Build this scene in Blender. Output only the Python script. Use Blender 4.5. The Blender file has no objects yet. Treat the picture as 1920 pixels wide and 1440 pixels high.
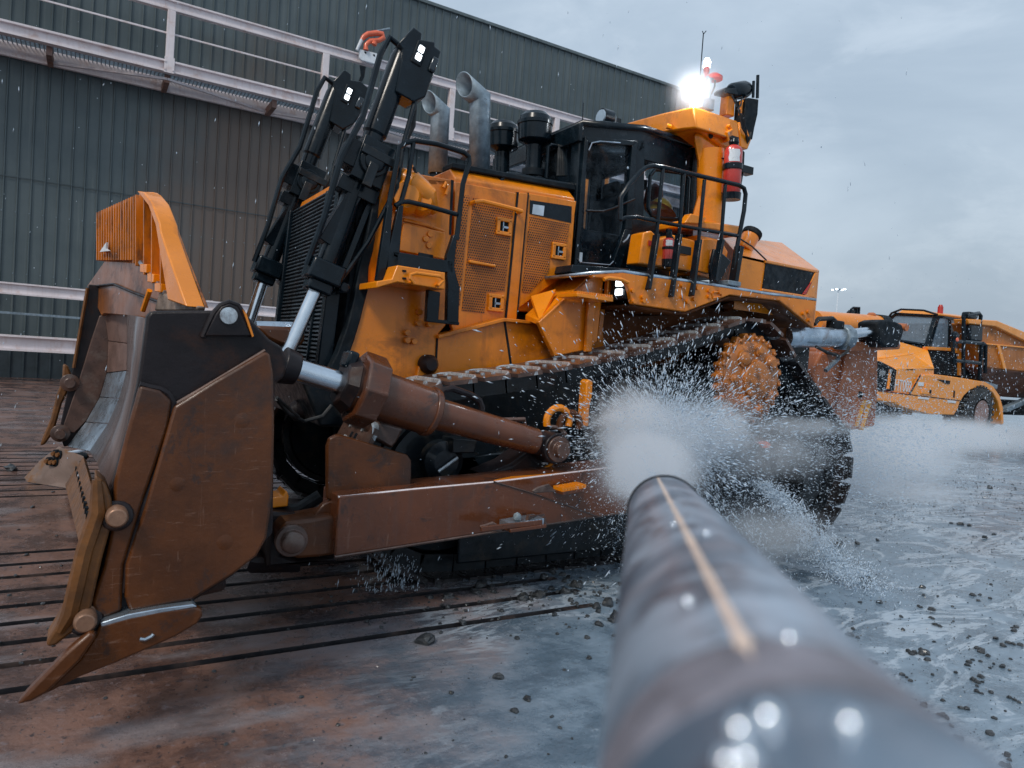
import bpy, bmesh, math, random
import numpy as np
from mathutils import Vector, Matrix, noise as mnoise
random.seed(7)
rng = np.random.default_rng(7)
SC = bpy.context.scene
COL = SC.collection
V = Vector
# ---------------------------------------------------------------- camera
CAM = V((5.577, 6.713, 1.781))
F = 1339.07
_y, _p, _r = [math.radians(a) for a in (239.15, -2.145, 4.002)]
FW = V((math.cos(_p)*math.cos(_y), math.cos(_p)*math.sin(_y), math.sin(_p)))
_R = FW.cross(V((0, 0, 1))).normalized()
_U = _R.cross(FW)
RT = math.cos(_r)*_R + math.sin(_r)*_U
UP = -math.sin(_r)*_R + math.cos(_r)*_U
cd = bpy.data.cameras.new('camera')
cam = bpy.data.objects.new('camera', cd)
COL.objects.link(cam)
M = Matrix((RT, UP, -FW)).transposed().to_4x4()
M.translation = CAM
cam.matrix_world = M
cd.sensor_width = 36.0
cd.lens = F/1920*36
cd.clip_start = 0.02
cd.clip_end = 3000
cd.dof.use_dof = True
cd.dof.focus_distance = 6.6
cd.dof.aperture_fstop = 4.0
SC.camera = cam

# measuring helper: where the sight line through a photo point meets a real plane of the place
def P(u, v, x=None, y=None, z=None):
    d = FW + RT*((u-960)/F) - UP*((v-720)/F)
    if y is not None: t = (y-CAM.y)/d.y
    elif x is not None: t = (x-CAM.x)/d.x
    else: t = (z-CAM.z)/d.z
    return CAM + d*t
def PL(u, v, a, b, c=None):
    """on the plane through a, b, c (vertical plane through a, b when c is not given)"""
    n = (b-a).cross((c-a) if c is not None else V((0, 0, 1)))
    d = FW + RT*((u-960)/F) - UP*((v-720)/F)
    return CAM + d*((a-CAM).dot(n)/d.dot(n))

# ---------------------------------------------------------------- materials
def nn(nt, t, **kw):
    n = nt.nodes.new(t)
    for k, v in kw.items():
        if k in n.inputs.keys(): n.inputs[k].default_value = v
        else: setattr(n, k, v)
    return n
def mixc(nt, fac, a, b, mode='MIX'):
    m = nt.nodes.new('ShaderNodeMix'); m.data_type = 'RGBA'; m.blend_type = mode
    for s, v in ((0, fac), (6, a), (7, b)):
        if isinstance(v, bpy.types.NodeSocket): nt.links.new(v, m.inputs[s])
        elif s == 0: m.inputs[0].default_value = v
        else: m.inputs[s].default_value = (*v[:3], 1)
    return m.outputs[2]
def ramp(nt, src, lo, hi, a=0.0, b=1.0):
    m = nn(nt, 'ShaderNodeMapRange'); m.interpolation_type = 'SMOOTHSTEP'
    nt.links.new(src, m.inputs[0])
    m.inputs[1].default_value = lo; m.inputs[2].default_value = hi
    m.inputs[3].default_value = a; m.inputs[4].default_value = b
    return m.outputs[0]
def math2(nt, op, a, b=0.0):
    m = nn(nt, 'ShaderNodeMath'); m.operation = op
    for i, v in enumerate((a, b)):
        if isinstance(v, bpy.types.NodeSocket): nt.links.new(v, m.inputs[i])
        else: m.inputs[i].default_value = v
    return m.outputs[0]
def coords(nt, scale=(1, 1, 1), loc=(0, 0, 0)):
    tc = nn(nt, 'ShaderNodeTexCoord'); mp = nn(nt, 'ShaderNodeMapping')
    nt.links.new(tc.outputs['Object'], mp.inputs[0])
    mp.inputs['Scale'].default_value = scale; mp.inputs['Location'].default_value = loc
    return mp.outputs[0]
def noise(nt, co, scale, detail=5, rough=.6, dist=0.0):
    n = nn(nt, 'ShaderNodeTexNoise'); nt.links.new(co, n.inputs['Vector'])
    n.inputs['Scale'].default_value = scale; n.inputs['Detail'].default_value = detail
    n.inputs['Roughness'].default_value = rough; n.inputs['Distortion'].default_value = dist
    return n.outputs['Fac']
MATS = {}
def mat(name, base, rough=.5, metal=0.0, var=.25, vscale=2.5, dirt=None, streak=None, chips=None,
        bump=.0, bscale=40, coat=0.0, emit=None, spec=.5):
    m = bpy.data.materials.new(name); m.use_nodes = True; nt = m.node_tree
    b = nt.nodes['Principled BSDF']
    co = coords(nt)
    n1 = noise(nt, co, vscale, 6, .65)
    c = mixc(nt, ramp(nt, n1, .3, .7), [x*(1-var) for x in base], [min(1, x*(1+var)) for x in base])
    r = ramp(nt, noise(nt, co, vscale*3.1, 4), .3, .7, rough*.75, min(1, rough*1.3))
    if streak:        # runs of grime down the panel
        cs = coords(nt, (9, 9, .7))
        c = mixc(nt, math2(nt, 'MULTIPLY', ramp(nt, noise(nt, cs, 1.6, 4, .6), .5, .72), streak[1]), c, streak[0])
    if dirt:
        f = math2(nt, 'MULTIPLY', ramp(nt, noise(nt, co, dirt[2], 8, .72, .3), .5, .68), dirt[1])
        c = mixc(nt, f, c, dirt[0])
        r = math2(nt, 'ADD', r, math2(nt, 'MULTIPLY', f, .25))
    if chips:
        f = ramp(nt, noise(nt, co, chips[1], 5, .7), chips[2], chips[2]+.03)
        c = mixc(nt, f, c, chips[0])
        if metal == 0 and base[0] < .3 or spec in (.32, .35):      # long scrape marks on working steel
            g1 = ramp(nt, noise(nt, coords(nt, (3, 3, 34)), 2.2, 5, .75, .35), .6, .66)
            g2 = ramp(nt, noise(nt, coords(nt, (38, 38, 3)), 1.1, 4, .7, .4), .62, .68)
            g0 = ramp(nt, noise(nt, co, 1.9, 4), .45, .62)
            sc = math2(nt, 'MULTIPLY', math2(nt, 'MAXIMUM', g1, g2), g0)
            c = mixc(nt, math2(nt, 'MULTIPLY', sc, .5), c, (.24, .14, .1))
            mud = ramp(nt, noise(nt, co, 3.3, 9, .78, .6), .56, .62)
            c = mixc(nt, math2(nt, 'MULTIPLY', mud, .75), c, (.035, .02, .016))
    nt.links.new(c, b.inputs['Base Color']); nt.links.new(r, b.inputs['Roughness'])
    b.inputs['Metallic'].default_value = metal; b.inputs['Specular IOR Level'].default_value = spec
    if coat:
        b.inputs['Coat Weight'].default_value = coat; b.inputs['Coat Roughness'].default_value = .12
    if bump:
        bp = nn(nt, 'ShaderNodeBump'); bp.inputs['Strength'].default_value = bump; bp.inputs['Distance'].default_value = .01
        nt.links.new(noise(nt, co, bscale, 5, .7), bp.inputs['Height']); nt.links.new(bp.outputs[0], b.inputs['Normal'])
    if emit:
        b.inputs['Emission Color'].default_value = (*emit[0], 1); b.inputs['Emission Strength'].default_value = emit[1]
    MATS[name] = m
    return m
OR = mat('orange_paint', (.74, .213, .002), .33, var=.12, vscale=1.3, dirt=((.2, .06, .01), .6, 2.3),
         streak=((.36, .1, .006), .4), chips=((.03, .025, .022), 17, .72), bump=.12, bscale=14, coat=.28)
ORC = mat('clean_orange_paint', (.82, .25, .004), .3, var=.1, vscale=2, dirt=((.34, .1, .015), .45, 4), chips=((.05, .03, .02), 26, .74), bump=.08, bscale=12, coat=.3)
ORT = mat('truck_orange_paint', (.85, .3, .025), .34, var=.06, vscale=.8, dirt=((.5, .2, .04), .3, 1.2), streak=((.5, .2, .04), .2), coat=.3)
BR = mat('worn_brown_steel', (.088, .027, .006), .36, spec=.35, metal=.0, var=.35, vscale=2.2, dirt=((.045, .024, .018), .9, 1.7),
         streak=((.12, .04, .01), .5), chips=((.25, .12, .08), 34, .75), bump=.3, bscale=22, coat=.15)
BRD = mat('dark_brown_steel', (.015, .012, .014), .4, spec=.25, metal=.1, var=.35, vscale=2.5, dirt=((.055, .022, .012), .6, 3), bump=.3, bscale=25, coat=.06)
ARM = mat('arm_brown_paint', (.112, .034, .012), .3, spec=.35, var=.25, vscale=1.6, dirt=((.07, .035, .025), .8, 2.2), streak=((.1, .045, .03), .5),
          chips=((.3, .16, .12), 40, .75), bump=.2, bscale=20, coat=.5)
TOOTH = mat('ochre_cast_steel', (.15, .058, .013), .42, metal=.1, var=.4, vscale=5, dirt=((.1, .045, .015), .8, 5), bump=.3, bscale=30)
BK = mat('black_paint', (.004, .0095, .015), .22, var=.3, vscale=3, dirt=((.013, .023, .033), .5, 6), bump=.06, bscale=18, coat=.12, spec=.22)
BKM = mat('matt_black', (.005, .010, .015), .6, spec=.2, var=.4, vscale=4, dirt=((.04, .04, .04), .6, 7), bump=.4, bscale=25)
ST = mat('polished_steel', (.62, .68, .74), .2, metal=1, var=.1, vscale=4)
STB = mat('worn_bare_steel', (.42, .5, .58), .3, metal=.85, var=.3, vscale=3, dirt=((.2, .15, .13), .7, 3.5), bump=.2, bscale=15)
GALV = mat('galvanised_steel', (.2, .26, .31), .5, metal=.35, var=.3, vscale=9, dirt=((.33, .4, .45), .5, 5), chips=((.03, .035, .04), 7, .68), bump=.1)
SHOE = mat('track_shoe_steel', (.095, .05, .036), .34, metal=.2, var=.4, vscale=5, dirt=((.18, .14, .12), .6, 6), bump=.12, bscale=12, coat=.4)
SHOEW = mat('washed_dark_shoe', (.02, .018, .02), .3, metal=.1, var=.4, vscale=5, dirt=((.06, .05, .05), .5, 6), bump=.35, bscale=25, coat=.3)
GROU = mat('grouser_steel', (.6, .68, .74), .26, metal=.5, var=.35, vscale=6, dirt=((.1, .07, .06), .7, 5), bump=.2)
TRK = mat('dark_track_iron', (.005, .010, .015), .42, spec=.3, metal=.2, var=.5, vscale=5, dirt=((.05, .04, .03), .6, 6), bump=.4, bscale=25, coat=.3)
RUB = mat('rubber', (.02, .024, .028), .75, var=.4, vscale=3, dirt=((.1, .09, .08), .6, 3), bump=.4, bscale=15)
RUSTY = mat('rusty_bracket', (.2, .12, .1), .6, var=.3, vscale=1.5, dirt=((.25, .1, .05), .7, 3))
PINK = mat('pale_painted_steel', (.74, .68, .7), .42, var=.08, vscale=.8, dirt=((.5, .3, .22), .45, 2.2), streak=((.55, .42, .38), .3), bump=.1)
WHITE = mat('white_paint', (.7, .74, .78), .4, var=.1, dirt=((.2, .2, .2), .4, 30))
RED = mat('red_paint', (.5, .035, .025), .3, var=.15, dirt=((.2, .03, .02), .5, 15), coat=.4)
REDP = mat('orange_red_plastic', (.75, .14, .06), .35, var=.15, coat=.3)
YEL = mat('yellow_plastic', (.75, .42, .06), .35, var=.1, vscale=9, coat=.3)
LED = mat('lit_lamp', (.9, .95, 1), .3, emit=((.86, .94, 1), 3))
BLAST = mat('bright_lit_lamp', (.9, .95, 1), .3, emit=((.9, .96, 1), 14))
GROUT = mat('screen_white', (.5, .6, .7), .4)
PIPE_GLINT = mat('pipe_painted_glint', (1.0, .76, .62), .4, var=.05, vscale=60, coat=.5)  # highlight colour for the strip painted along the pipe
BRO = mat('worn_orange_brown_steel', (.24, .075, .014), .38, var=.4, vscale=1.4, dirt=((.06, .028, .02), .9, 1.6), streak=((.3, .15, .1), .4), bump=.15, coat=.3)
SOOT = mat('sooty_orange_paint', (.6, .17, .004), .4, var=.2, vscale=2, dirt=((.02, .014, .014), .95, .9), streak=((.08, .03, .01), .8), coat=.2)
LENS = mat('headlamp_lens', (.35, .42, .48), .15, metal=.5)
REDM = mat('red_marking', (.5, .03, .02), .4)
MIRR = mat('mirror_glass', (.03, .04, .05), .1, metal=.3)
BRM = mat('ripper_orange_brown', (.42, .13, .045), .45, var=.3, vscale=2, dirt=((.2, .07, .04), .7, 3), streak=((.25, .1, .06), .5), bump=.2)
def glass_mat(name, tint, alpha):
    m = bpy.data.materials.new(name); m.use_nodes = True; nt = m.node_tree
    b = nt.nodes['Principled BSDF']; out = nt.nodes['Material Output']
    b.inputs['Base Color'].default_value = (*tint, 1); b.inputs['Roughness'].default_value = .06
    tr = nn(nt, 'ShaderNodeBsdfTransparent'); tr.inputs[0].default_value = (.8, .87, .92, 1)
    mx = nn(nt, 'ShaderNodeMixShader')
    f = ramp(nt, noise(nt, coords(nt), 7, 6, .7), .3, .75, alpha-.15, alpha+.15)
    nt.links.new(f, mx.inputs[0]); nt.links.new(tr.outputs[0], mx.inputs[1]); nt.links.new(b.outputs[0], mx.inputs[2])
    nt.links.new(mx.outputs[0], out.inputs[0])
    return m
GL = glass_mat('cab_glass', (.02, .03, .04), .15)
GLT = glass_mat('truck_glass', (.24, .32, .4), .65)

def perf_mat(name, paint, scale=44.0):
    """perforated sheet: rows of round holes"""
    m = bpy.data.materials.new(name); m.use_nodes = True; nt = m.node_tree
    b = nt.nodes['Principled BSDF']
    tc = nn(nt, 'ShaderNodeTexCoord'); sx = nn(nt, 'ShaderNodeSeparateXYZ'); nt.links.new(tc.outputs['Object'], sx.inputs[0])
    a = math2(nt, 'MULTIPLY', sx.outputs[0], scale); c = math2(nt, 'MULTIPLY', sx.outputs[2], scale)
    row = math2(nt, 'FLOOR', c)
    a = math2(nt, 'ADD', a, math2(nt, 'MULTIPLY', math2(nt, 'MODULO', math2(nt, 'ABSOLUTE', row), 2.0), .5))
    fa = math2(nt, 'SUBTRACT', math2(nt, 'FRACT', a), .5); fc = math2(nt, 'SUBTRACT', math2(nt, 'FRACT', c), .5)
    d = math2(nt, 'ADD', math2(nt, 'MULTIPLY', fa, fa), math2(nt, 'MULTIPLY', fc, fc))
    hole = ramp(nt, d, .12, .09)
    pn = noise(nt, coords(nt), 3.0, 4)
    pc = mixc(nt, ramp(nt, pn, .35, .65), paint, [x*.6 for x in paint])
    col = mixc(nt, hole, pc, (.02, .015, .015))
    nt.links.new(col, b.inputs['Base Color']); b.inputs['Roughness'].default_value = .45
    bp = nn(nt, 'ShaderNodeBump'); bp.inputs['Strength'].default_value = .6; bp.inputs['Distance'].default_value = .006
    bp.invert = True
    nt.links.new(hole, bp.inputs['Height']); nt.links.new(bp.outputs[0], b.inputs['Normal'])
    return m
PERF = perf_mat('perforated_orange_sheet', (.55, .155, .006))

# ---------------------------------------------------------------- mesh building
class MB:
    def __init__(s): s.v = []; s.f = []; s.m = []
    def prism(s, pts, vec, mi=0):
        n = len(pts); o = len(s.v); vec = V(vec)
        s.v += [V(p) for p in pts] + [V(p)+vec for p in pts]
        s.f.append(tuple(o+i for i in range(n))); s.f.append(tuple(o+n+i for i in reversed(range(n))))
        for i in range(n):
            j = (i+1) % n; s.f.append((o+i, o+j, o+n+j, o+n+i))
        s.m += [mi]*(n+2); return s
    def box(s, c, size, R=None, mi=0):
        c = V(c); hx, hy, hz = [a/2 for a in size]
        p = [V((a*hx, b*hy, d*hz)) for d in (-1, 1) for a, b in ((-1, -1), (1, -1), (1, 1), (-1, 1))]
        if R is not None: p = [R @ q for q in p]
        o = len(s.v); s.v += [c+q for q in p]
        for f in ((0, 3, 2, 1), (4, 5, 6, 7), (0, 1, 5, 4), (1, 2, 6, 5), (2, 3, 7, 6), (3, 0, 4, 7)):
            s.f.append(tuple(o+i for i in f)); s.m.append(mi)
        return s
    def bar(s, a, b, w, h, up=(0, 0, 1), mi=0):
        """box beam from a to b, w wide, h high"""
        a, b = V(a), V(b); d = (b-a); L = d.length; d.normalize()
        sd = d.cross(V(up)).normalized(); u = sd.cross(d)
        R = Matrix((d, sd, u)).transposed()
        return s.box((a+b)/2, (L, w, h), R, mi)
    def rings(s, rr, closed=False, caps=True, mi=0):
        n = len(rr[0]); o = len(s.v)
        for r in rr: s.v += [V(p) for p in r]
        k = len(rr)
        for i in range(k if closed else k-1):
            a = o+i*n; b = o+((i+1) % k)*n
            for j in range(n):
                q = (j+1) % n; s.f.append((a+j, a+q, b+q, b+j)); s.m.append(mi)
        if caps and not closed:
            s.f.append(tuple(o+i for i in reversed(range(n)))); s.f.append(tuple(o+(k-1)*n+i for i in range(n))); s.m += [mi]*2
        return s
    def tube(s, pts, r, n=10, mi=0, caps=True):
        pts = [V(p) for p in pts]
        rad = r if isinstance(r, (list, tuple)) else [r]*len(pts)
        T = []
        for i in range(len(pts)):
            a = pts[max(0, i-1)]; b = pts[min(len(pts)-1, i+1)]
            T.append((b-a).normalized())
        ref = V((0, 0, 1)) if abs(T[0].z) < .9 else V((1, 0, 0))
        x = T[0].cross(ref).normalized(); rr = []
        for p, t, q in zip(pts, T, rad):
            x = (x - t*x.dot(t)).normalized(); yv = t.cross(x)
            rr.append([p + (x*math.cos(2*math.pi*k/n) + yv*math.sin(2*math.pi*k/n))*q for k in range(n)])
        return s.rings(rr, caps=caps, mi=mi)
    def lathe(s, a, b, prof, n=24, mi=0):
        """prof: (fraction along a-b or metres, radius)"""
        a, b = V(a), V(b); d = b-a; t = d.normalized()
        ref = V((0, 0, 1)) if abs(t.z) < .9 else V((1, 0, 0))
        x = t.cross(ref).normalized(); yv = t.cross(x)
        rr = [[a + d*f + (x*math.cos(2*math.pi*k/n) + yv*math.sin(2*math.pi*k/n))*q for k in range(n)] for f, q in prof]
        return s.rings(rr, mi=mi)
    def cyl(s, a, b, r, n=20, mi=0): return s.lathe(a, b, [(0, r), (1, r)], n, mi)
    def grid(s, rows, mi=0):
        """open surface through rows of points"""
        o = len(s.v); n = len(rows[0])
        for r in rows: s.v += [V(p) for p in r]
        for i in range(len(rows)-1):
            for j in range(n-1):
                a = o+i*n+j; s.f.append((a, a+1, a+n+1, a+n)); s.m.append(mi)
        return s
    def build(s, name, mats, parent=None, bevel=0.0, sharp=35, solid=0.0):
        me = bpy.data.meshes.new(name)
        org = parent_world(parent) if parent is not None else V((0, 0, 0))
        me.from_pydata([tuple(p-org) for p in s.v], [], s.f)
        if not isinstance(mats, (list, tuple)): mats = [mats]
        for m in mats: me.materials.append(m)
        me.polygons.foreach_set('material_index', s.m)
        me.validate()
        bm = bmesh.new(); bm.from_mesh(me); bmesh.ops.recalc_face_normals(bm, faces=bm.faces); bm.to_mesh(me); bm.free()
        me.polygons.foreach_set('use_smooth', [True]*len(me.polygons))
        me.set_sharp_from_angle(angle=math.radians(sharp))
        o = bpy.data.objects.new(name, me); COL.objects.link(o)
        if parent is not None: o.parent = parent
        if solid:
            md = o.modifiers.new('solid', 'SOLIDIFY'); md.thickness = solid; md.offset = 0
        if bevel:
            md = o.modifiers.new('bevel', 'BEVEL'); md.width = bevel; md.segments = 2; md.limit_method = 'ANGLE'; md.angle_limit = math.radians(40)
        return o
def parent_world(p):
    w = V((0, 0, 0))
    while p is not None: w = w + p.location; p = p.parent
    return w
def tag(o, label=None, cat=None, group=None, kind=None):
    if label: o['label'] = label
    if cat: o['category'] = cat
    if group: o['group'] = group
    if kind: o['kind'] = kind
    return o
def thing(name, loc, label, cat, group=None):
    o = bpy.data.objects.new(name, None); COL.objects.link(o); o.location = loc; o.empty_display_size = .3
    return tag(o, label, cat, group)
def slab(name, m, px, y, th, parent, bevel=.008, lab=None):
    """plate lying in the plane Y=y, outlined by sight points, th thick away from the viewer's side"""
    o = MB().prism([P(u, v, y=y) for u, v in px], (0, -th, 0)).build(name, m, parent, bevel)
    if lab: o['label'] = lab
    return o
def ptube(name, m, px, y, r, parent, n=10):
    return MB().tube([P(u, v, y=y) for u, v in px], r, n).build(name, m, parent)
def circle_pts(c, ax, ay, r, n=20):
    return [V(c)+V(ax)*math.cos(2*math.pi*k/n)*r+V(ay)*math.sin(2*math.pi*k/n)*r for k in range(n)]
# ================================================================ bulldozer
DZ = thing('bulldozer', (1.0, 0, 0), 'huge orange tracked bulldozer with a dirty brown blade, being hosed down in the yard', 'bulldozer')
# ---- engine, hull and belly
mb = MB()
mb.box((1.0, 0, 1.45), (4.6, 1.5, 1.5)); mb.box((1.9, 0, 2.5), (3.0, 1.4, 1.3)); mb.box((-.7, 0, 1.8), (1.6, 1.9, 1.3))
mb.build('hull', TRK, DZ, .02)
# ---- hood
h = MB()
tops = [P(853, 333, y=.9), P(975, 352, y=.9), P(1075, 371, y=.9)]
a, b_ = P(853, 333, y=.9), P(1078, 372, y=.9)
h.prism([V((a.x, .9, a.z)), V((a.x, .78, a.z+.1)), V((a.x, -.78, a.z+.1)), V((a.x, -.9, a.z)), V((a.x, -.9, 2.2)), V((a.x, .86, 2.2))], (b_.x-a.x, 0, b_.z-a.z))
h.build('hood', OR, DZ, .012)
# black rubber strip and deck on the hood top
MB().bar((a.x, .72, a.z+.125), (b_.x-.1, .72, b_.z+.125), .22, .05).build('hood_seal', BKM, DZ, .01)
slab('hood_deck', BKM, [(890, 326), (1080, 352), (1080, 369), (890, 339)], .7, .6, DZ)
# ---- lower body below doors
slab('body_panel', OR, [(820, 630), (946, 600), (1012, 602), (1128, 545), (1134, 680), (1010, 700), (960, 700), (850, 745), (812, 745)], 1.0, .25, DZ, .01)
for px in ([(944, 600), (948, 600), (961, 690), (957, 690)], [(819, 628), (822, 627), (818, 712), (815, 712)]):
    slab('panel_joint', BKM, px, 1.004, .02, DZ, 0)
slab('side_ledge', OR, [(822, 628), (946, 596), (1012, 603), (1012, 609), (947, 603), (823, 635)], 1.05, .1, DZ, .006)
# ---- radiator guard: side panel + top cap
slab('radiator_side_panel', OR, [(706, 318), (762, 322), (850, 337), (846, 440), (836, 610), (821, 628), (815, 712), (776, 742), (690, 742), (640, 712), (634, 696), (655, 640), (672, 575), (690, 500), (706, 400), (716, 350)], .99, .3, DZ, .012)
o = slab('radiator_side_panel', OR, [(706, 318), (762, 322), (850, 337), (846, 440), (836, 610), (821, 628), (815, 712), (776, 742), (690, 742), (640, 712), (634, 696), (655, 640), (672, 575), (690, 500), (706, 400), (716, 350)], .99, .3, DZ, .012)
o.location.y = -1.68
MB().prism([P(706, 322, y=.99), P(850, 337, y=.99), P(850, 349, y=.99), P(706, 352, y=.99)], (0, -1.98, 0)).build('radiator_cap', OR, DZ, .02)
slab('panel_joint', BKM, [(846, 337), (851, 338), (846, 440), (842, 440)], .994, .02, DZ, 0)
# upper box of the guard, seams and bolts
slab('access_panel', OR, [(757, 417), (836, 436), (836, 487), (747, 470)], 1.03, .06, DZ, .01)
ptube('panel_rib', OR, [(757, 412), (800, 422), (832, 434)], 1.0, .016, DZ, 8)
for (u, v) in [(803, 440), (795, 449), (801, 461), (784, 585), (782, 606), (803, 608), (761, 624), (761, 638), (774, 640)]:
    p = P(u, v, y=1.0); MB().cyl(p, p+V((0, .05, 0)), .028, 8).build('bolt', OR, DZ, .004)
# lamp pods on the guard
for (u, v, r) in [(766, 372, .13), (795, 383, .1)]:
    p = P(u, v, y=1.02); MB().lathe(p-V((0, .1, 0)), p+V((.07, .12, 0)), [(0, r*1.1), (.5, r*1.15), (.85, r), (1, r*.8)], 18).build('lamp_pod', ORC, DZ, 0)
p0 = P(775, 350, y=1.0)
MB().tube([P(752, 336, y=.99), P(772, 345, y=1.06), P(800, 368, y=1.07), P(815, 398, y=1.03)], [.1, .11, .1, .04], 12).build('lamp_housing', ORC, DZ)
ptube('cable', RUB, [(775, 313), (783, 330), (784, 358), (790, 375)], 1.12, .012, DZ, 6)
slab('bracket', ORC, [(766, 307), (776, 309), (774, 322), (764, 320)], 1.05, .03, DZ)
ptube('grab_loop', ORC, [(832, 352), (836, 343), (840, 350), (836, 365)], 1.02, .016, DZ, 8)
slab('data_plate', BK, [(785, 473), (812, 478), (812, 485), (785, 480)], 1.035, .01, DZ, 0)
# grease edge down the front of the panel
edge = [(700, 378), (712, 372), (708, 420), (700, 470), (692, 500), (690, 545), (682, 575), (676, 600), (664, 640), (652, 672), (634, 705), (612, 705), (634, 660), (652, 610), (664, 560), (674, 500), (688, 440)]
slab('guard_seal', BKM, edge, 1.01, .12, DZ, .01)
# hawse / pivot boss on the lower panel
p = P(803, 683, y=1.03)
MB().lathe(p-V((0, .05, 0)), p+V((0, .08, 0)), [(0, .085), (.6, .085), (1, .05)], 18).build('pivot_boss', BRD, DZ)
slab('pivot_bracket', ORC, [(783, 700), (788, 680), (796, 668), (808, 667), (816, 680), (826, 697), (840, 702), (836, 712), (780, 716)], 1.03, .05, DZ)
# ---- radiator grille between the cylinders, sloping louvres
g = MB()
top, bot = P(655, 345, y=.85), P(612, 702, y=.85)
dv = (bot-top)
for i in range(44):
    c = top + dv*(i+.5)/44
    if i % 1 == 0:
        g.box((c.x+.02, .2, c.z), (.07, 1.25, .018), Matrix.Rotation(math.radians(-28), 3, 'Y'))
        g.box((c.x+.02, -.62, c.z), (.07, .36, .018), Matrix.Rotation(math.radians(-28), 3, 'Y'))
g.build('grille', mat('grille_steel', (.07, .09, .11), .3, metal=.5, var=.3, dirt=((.05, .03, .025), .6, 4)), DZ)
MB().prism([V((top.x-.08, .9, top.z)), V((bot.x-.08, .9, bot.z)), V((bot.x-.3, .9, bot.z)), V((top.x-.3, .9, top.z))], (0, -1.8, 0)).build('radiator_core', BKM, DZ)
for dy, w_, h_ in ((-.42, .05, .08), (-.02, .1, .12), (-1.7, .1, .12)):
    MB().bar(top+V((.03, dy, 0)), bot+V((.03, dy, 0)), w_, h_).build('grille_bar', BK, DZ, .01)
MB().box((bot.x-.02, 0, bot.z-.1), (.14, 1.75, .16)).build('lower_crossmember', OR, DZ, .02)
MB().prism([P(625, 345, y=.35), P(643, 337, y=.35), P(636, 368, y=.35), P(612, 378, y=.35)], (0, -1.1, 0)).build('radiator_cap', OR, DZ, .02)
# fan hub and engine lumps under the radiator
for (u, v, r, m) in [(603, 757, .12, ORC), (590, 735, .07, BRD), (575, 770, .1, BRD)]:
    p = P(u, v, y=.4); MB().lathe(p, p+V((.15, 0, 0)), [(0, r), (.7, r*.9), (1, r*.5)], 16).build('hull_fitting', m, DZ)
MB().prism([P(560, 700, y=.9), P(640, 712, y=.9), P(700, 800, y=.9), P(600, 800, y=.9)], (0, -1.8, 0)).build('belly_guard', TRK, DZ, .02)
for y in (.95, .8):
    MB().tube([P(519, 748, y=y+.4), P(540, 775, y=y+.2), P(570, 790, y=y), P(605, 780, y=y), P(622, 760, y=y)], .016, 8).build('hydraulic_hose', RUB, DZ)
MB().tube([P(519, 745, y=1.6), P(560, 782, y=1.1)], .012, 6).build('hydraulic_hose', RUB, DZ)

# ---- engine doors with perforated sheets
def door(name, outline, mesh, y=.925):
    d = slab(name, OR, outline, y, .05, DZ, .008)
    for q in mesh:
        o = MB().prism([P(u, v, y=y+.006) for u, v in q], (0, -.02, 0)).build('perforated_screen', PERF, d)
    return d
d1 = door('engine_door', [(853, 340), (971, 362), (949, 597), (850, 622), (846, 610)],
          [[(866, 365), (880, 367), (862, 572), (849, 560), (850, 520)], [(888, 370), (962, 387), (959, 428), (946, 545), (912, 548), (908, 587), (866, 582)]])
slab('door_post', OR, [(972, 360), (991, 362), (968, 611), (949, 600)], .935, .06, DZ, .01)
for px in ([(970, 360), (973, 360), (950, 600), (947, 600)], [(990, 361), (992, 361), (971, 590), (969, 590)]):
    slab('panel_joint', BKM, px, .938, .05, DZ, 0)
d2 = door('engine_door', [(992, 362), (1081, 377), (1078, 400), (1070, 508), (972, 578)],
          [[(994, 406), (1068, 421), (1063, 456), (1034, 452), (1029, 510), (993, 549), (979, 548)]])
slab('dark_label_panel', BK, [(994, 375), (1072, 387), (1071, 418), (993, 401)], .93, .01, DZ, 0)
slab('notice_sticker', GROUT, [(1000, 383), (1021, 386), (1019, 405), (998, 401)], .935, .003, DZ, 0)
def latch(u, v, par):
    p = P(u, v, y=.94); s = .062
    fr = MB()
    for dx, dz, w, hh in ((0, s, 2*s+.04, .035), (0, -s, 2*s+.04, .035), (s, 0, .035, 2*s), (-s, 0, .035, 2*s)):
        fr.box(p+V((dx, .0, dz)), (w, .03, hh))
    o = fr.build('latch', ORC, par, .006)
    MB().box(p+V((0, -.012, 0)), (2*s, .01, 2*s)).build('latch_recess', BKM, o)
    MB().box(p+V((.01, 0, 0)), (.012, .02, .09)).box(p+V((-.015, 0, -.005)), (.06, .02, .022)).build('latch_handle', STB, o, .003)
for u, v in ((945, 425), (930, 568)): latch(u, v, d1)
latch(1048, 471, d2)
def grab(px, par, m=ORC, y=1.0, r=.014, name='grab_handle'):
    pts = [P(u, v, y=y) for u, v in px]
    e0, e1 = pts[0]+V((0, -.07, 0)), pts[-1]+V((0, -.07, 0))
    return MB().tube([e0, pts[0]] + pts[1:-1] + [pts[-1], e1], r, 8).build(name, m, par)
grab([(892, 378), (905, 377), (965, 392), (978, 396)], d1, y=1.01, r=.02)
slab('handle_plate', ORC, [(881, 487), (930, 496), (930, 501), (881, 493)], .965, .04, d1)
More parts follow.
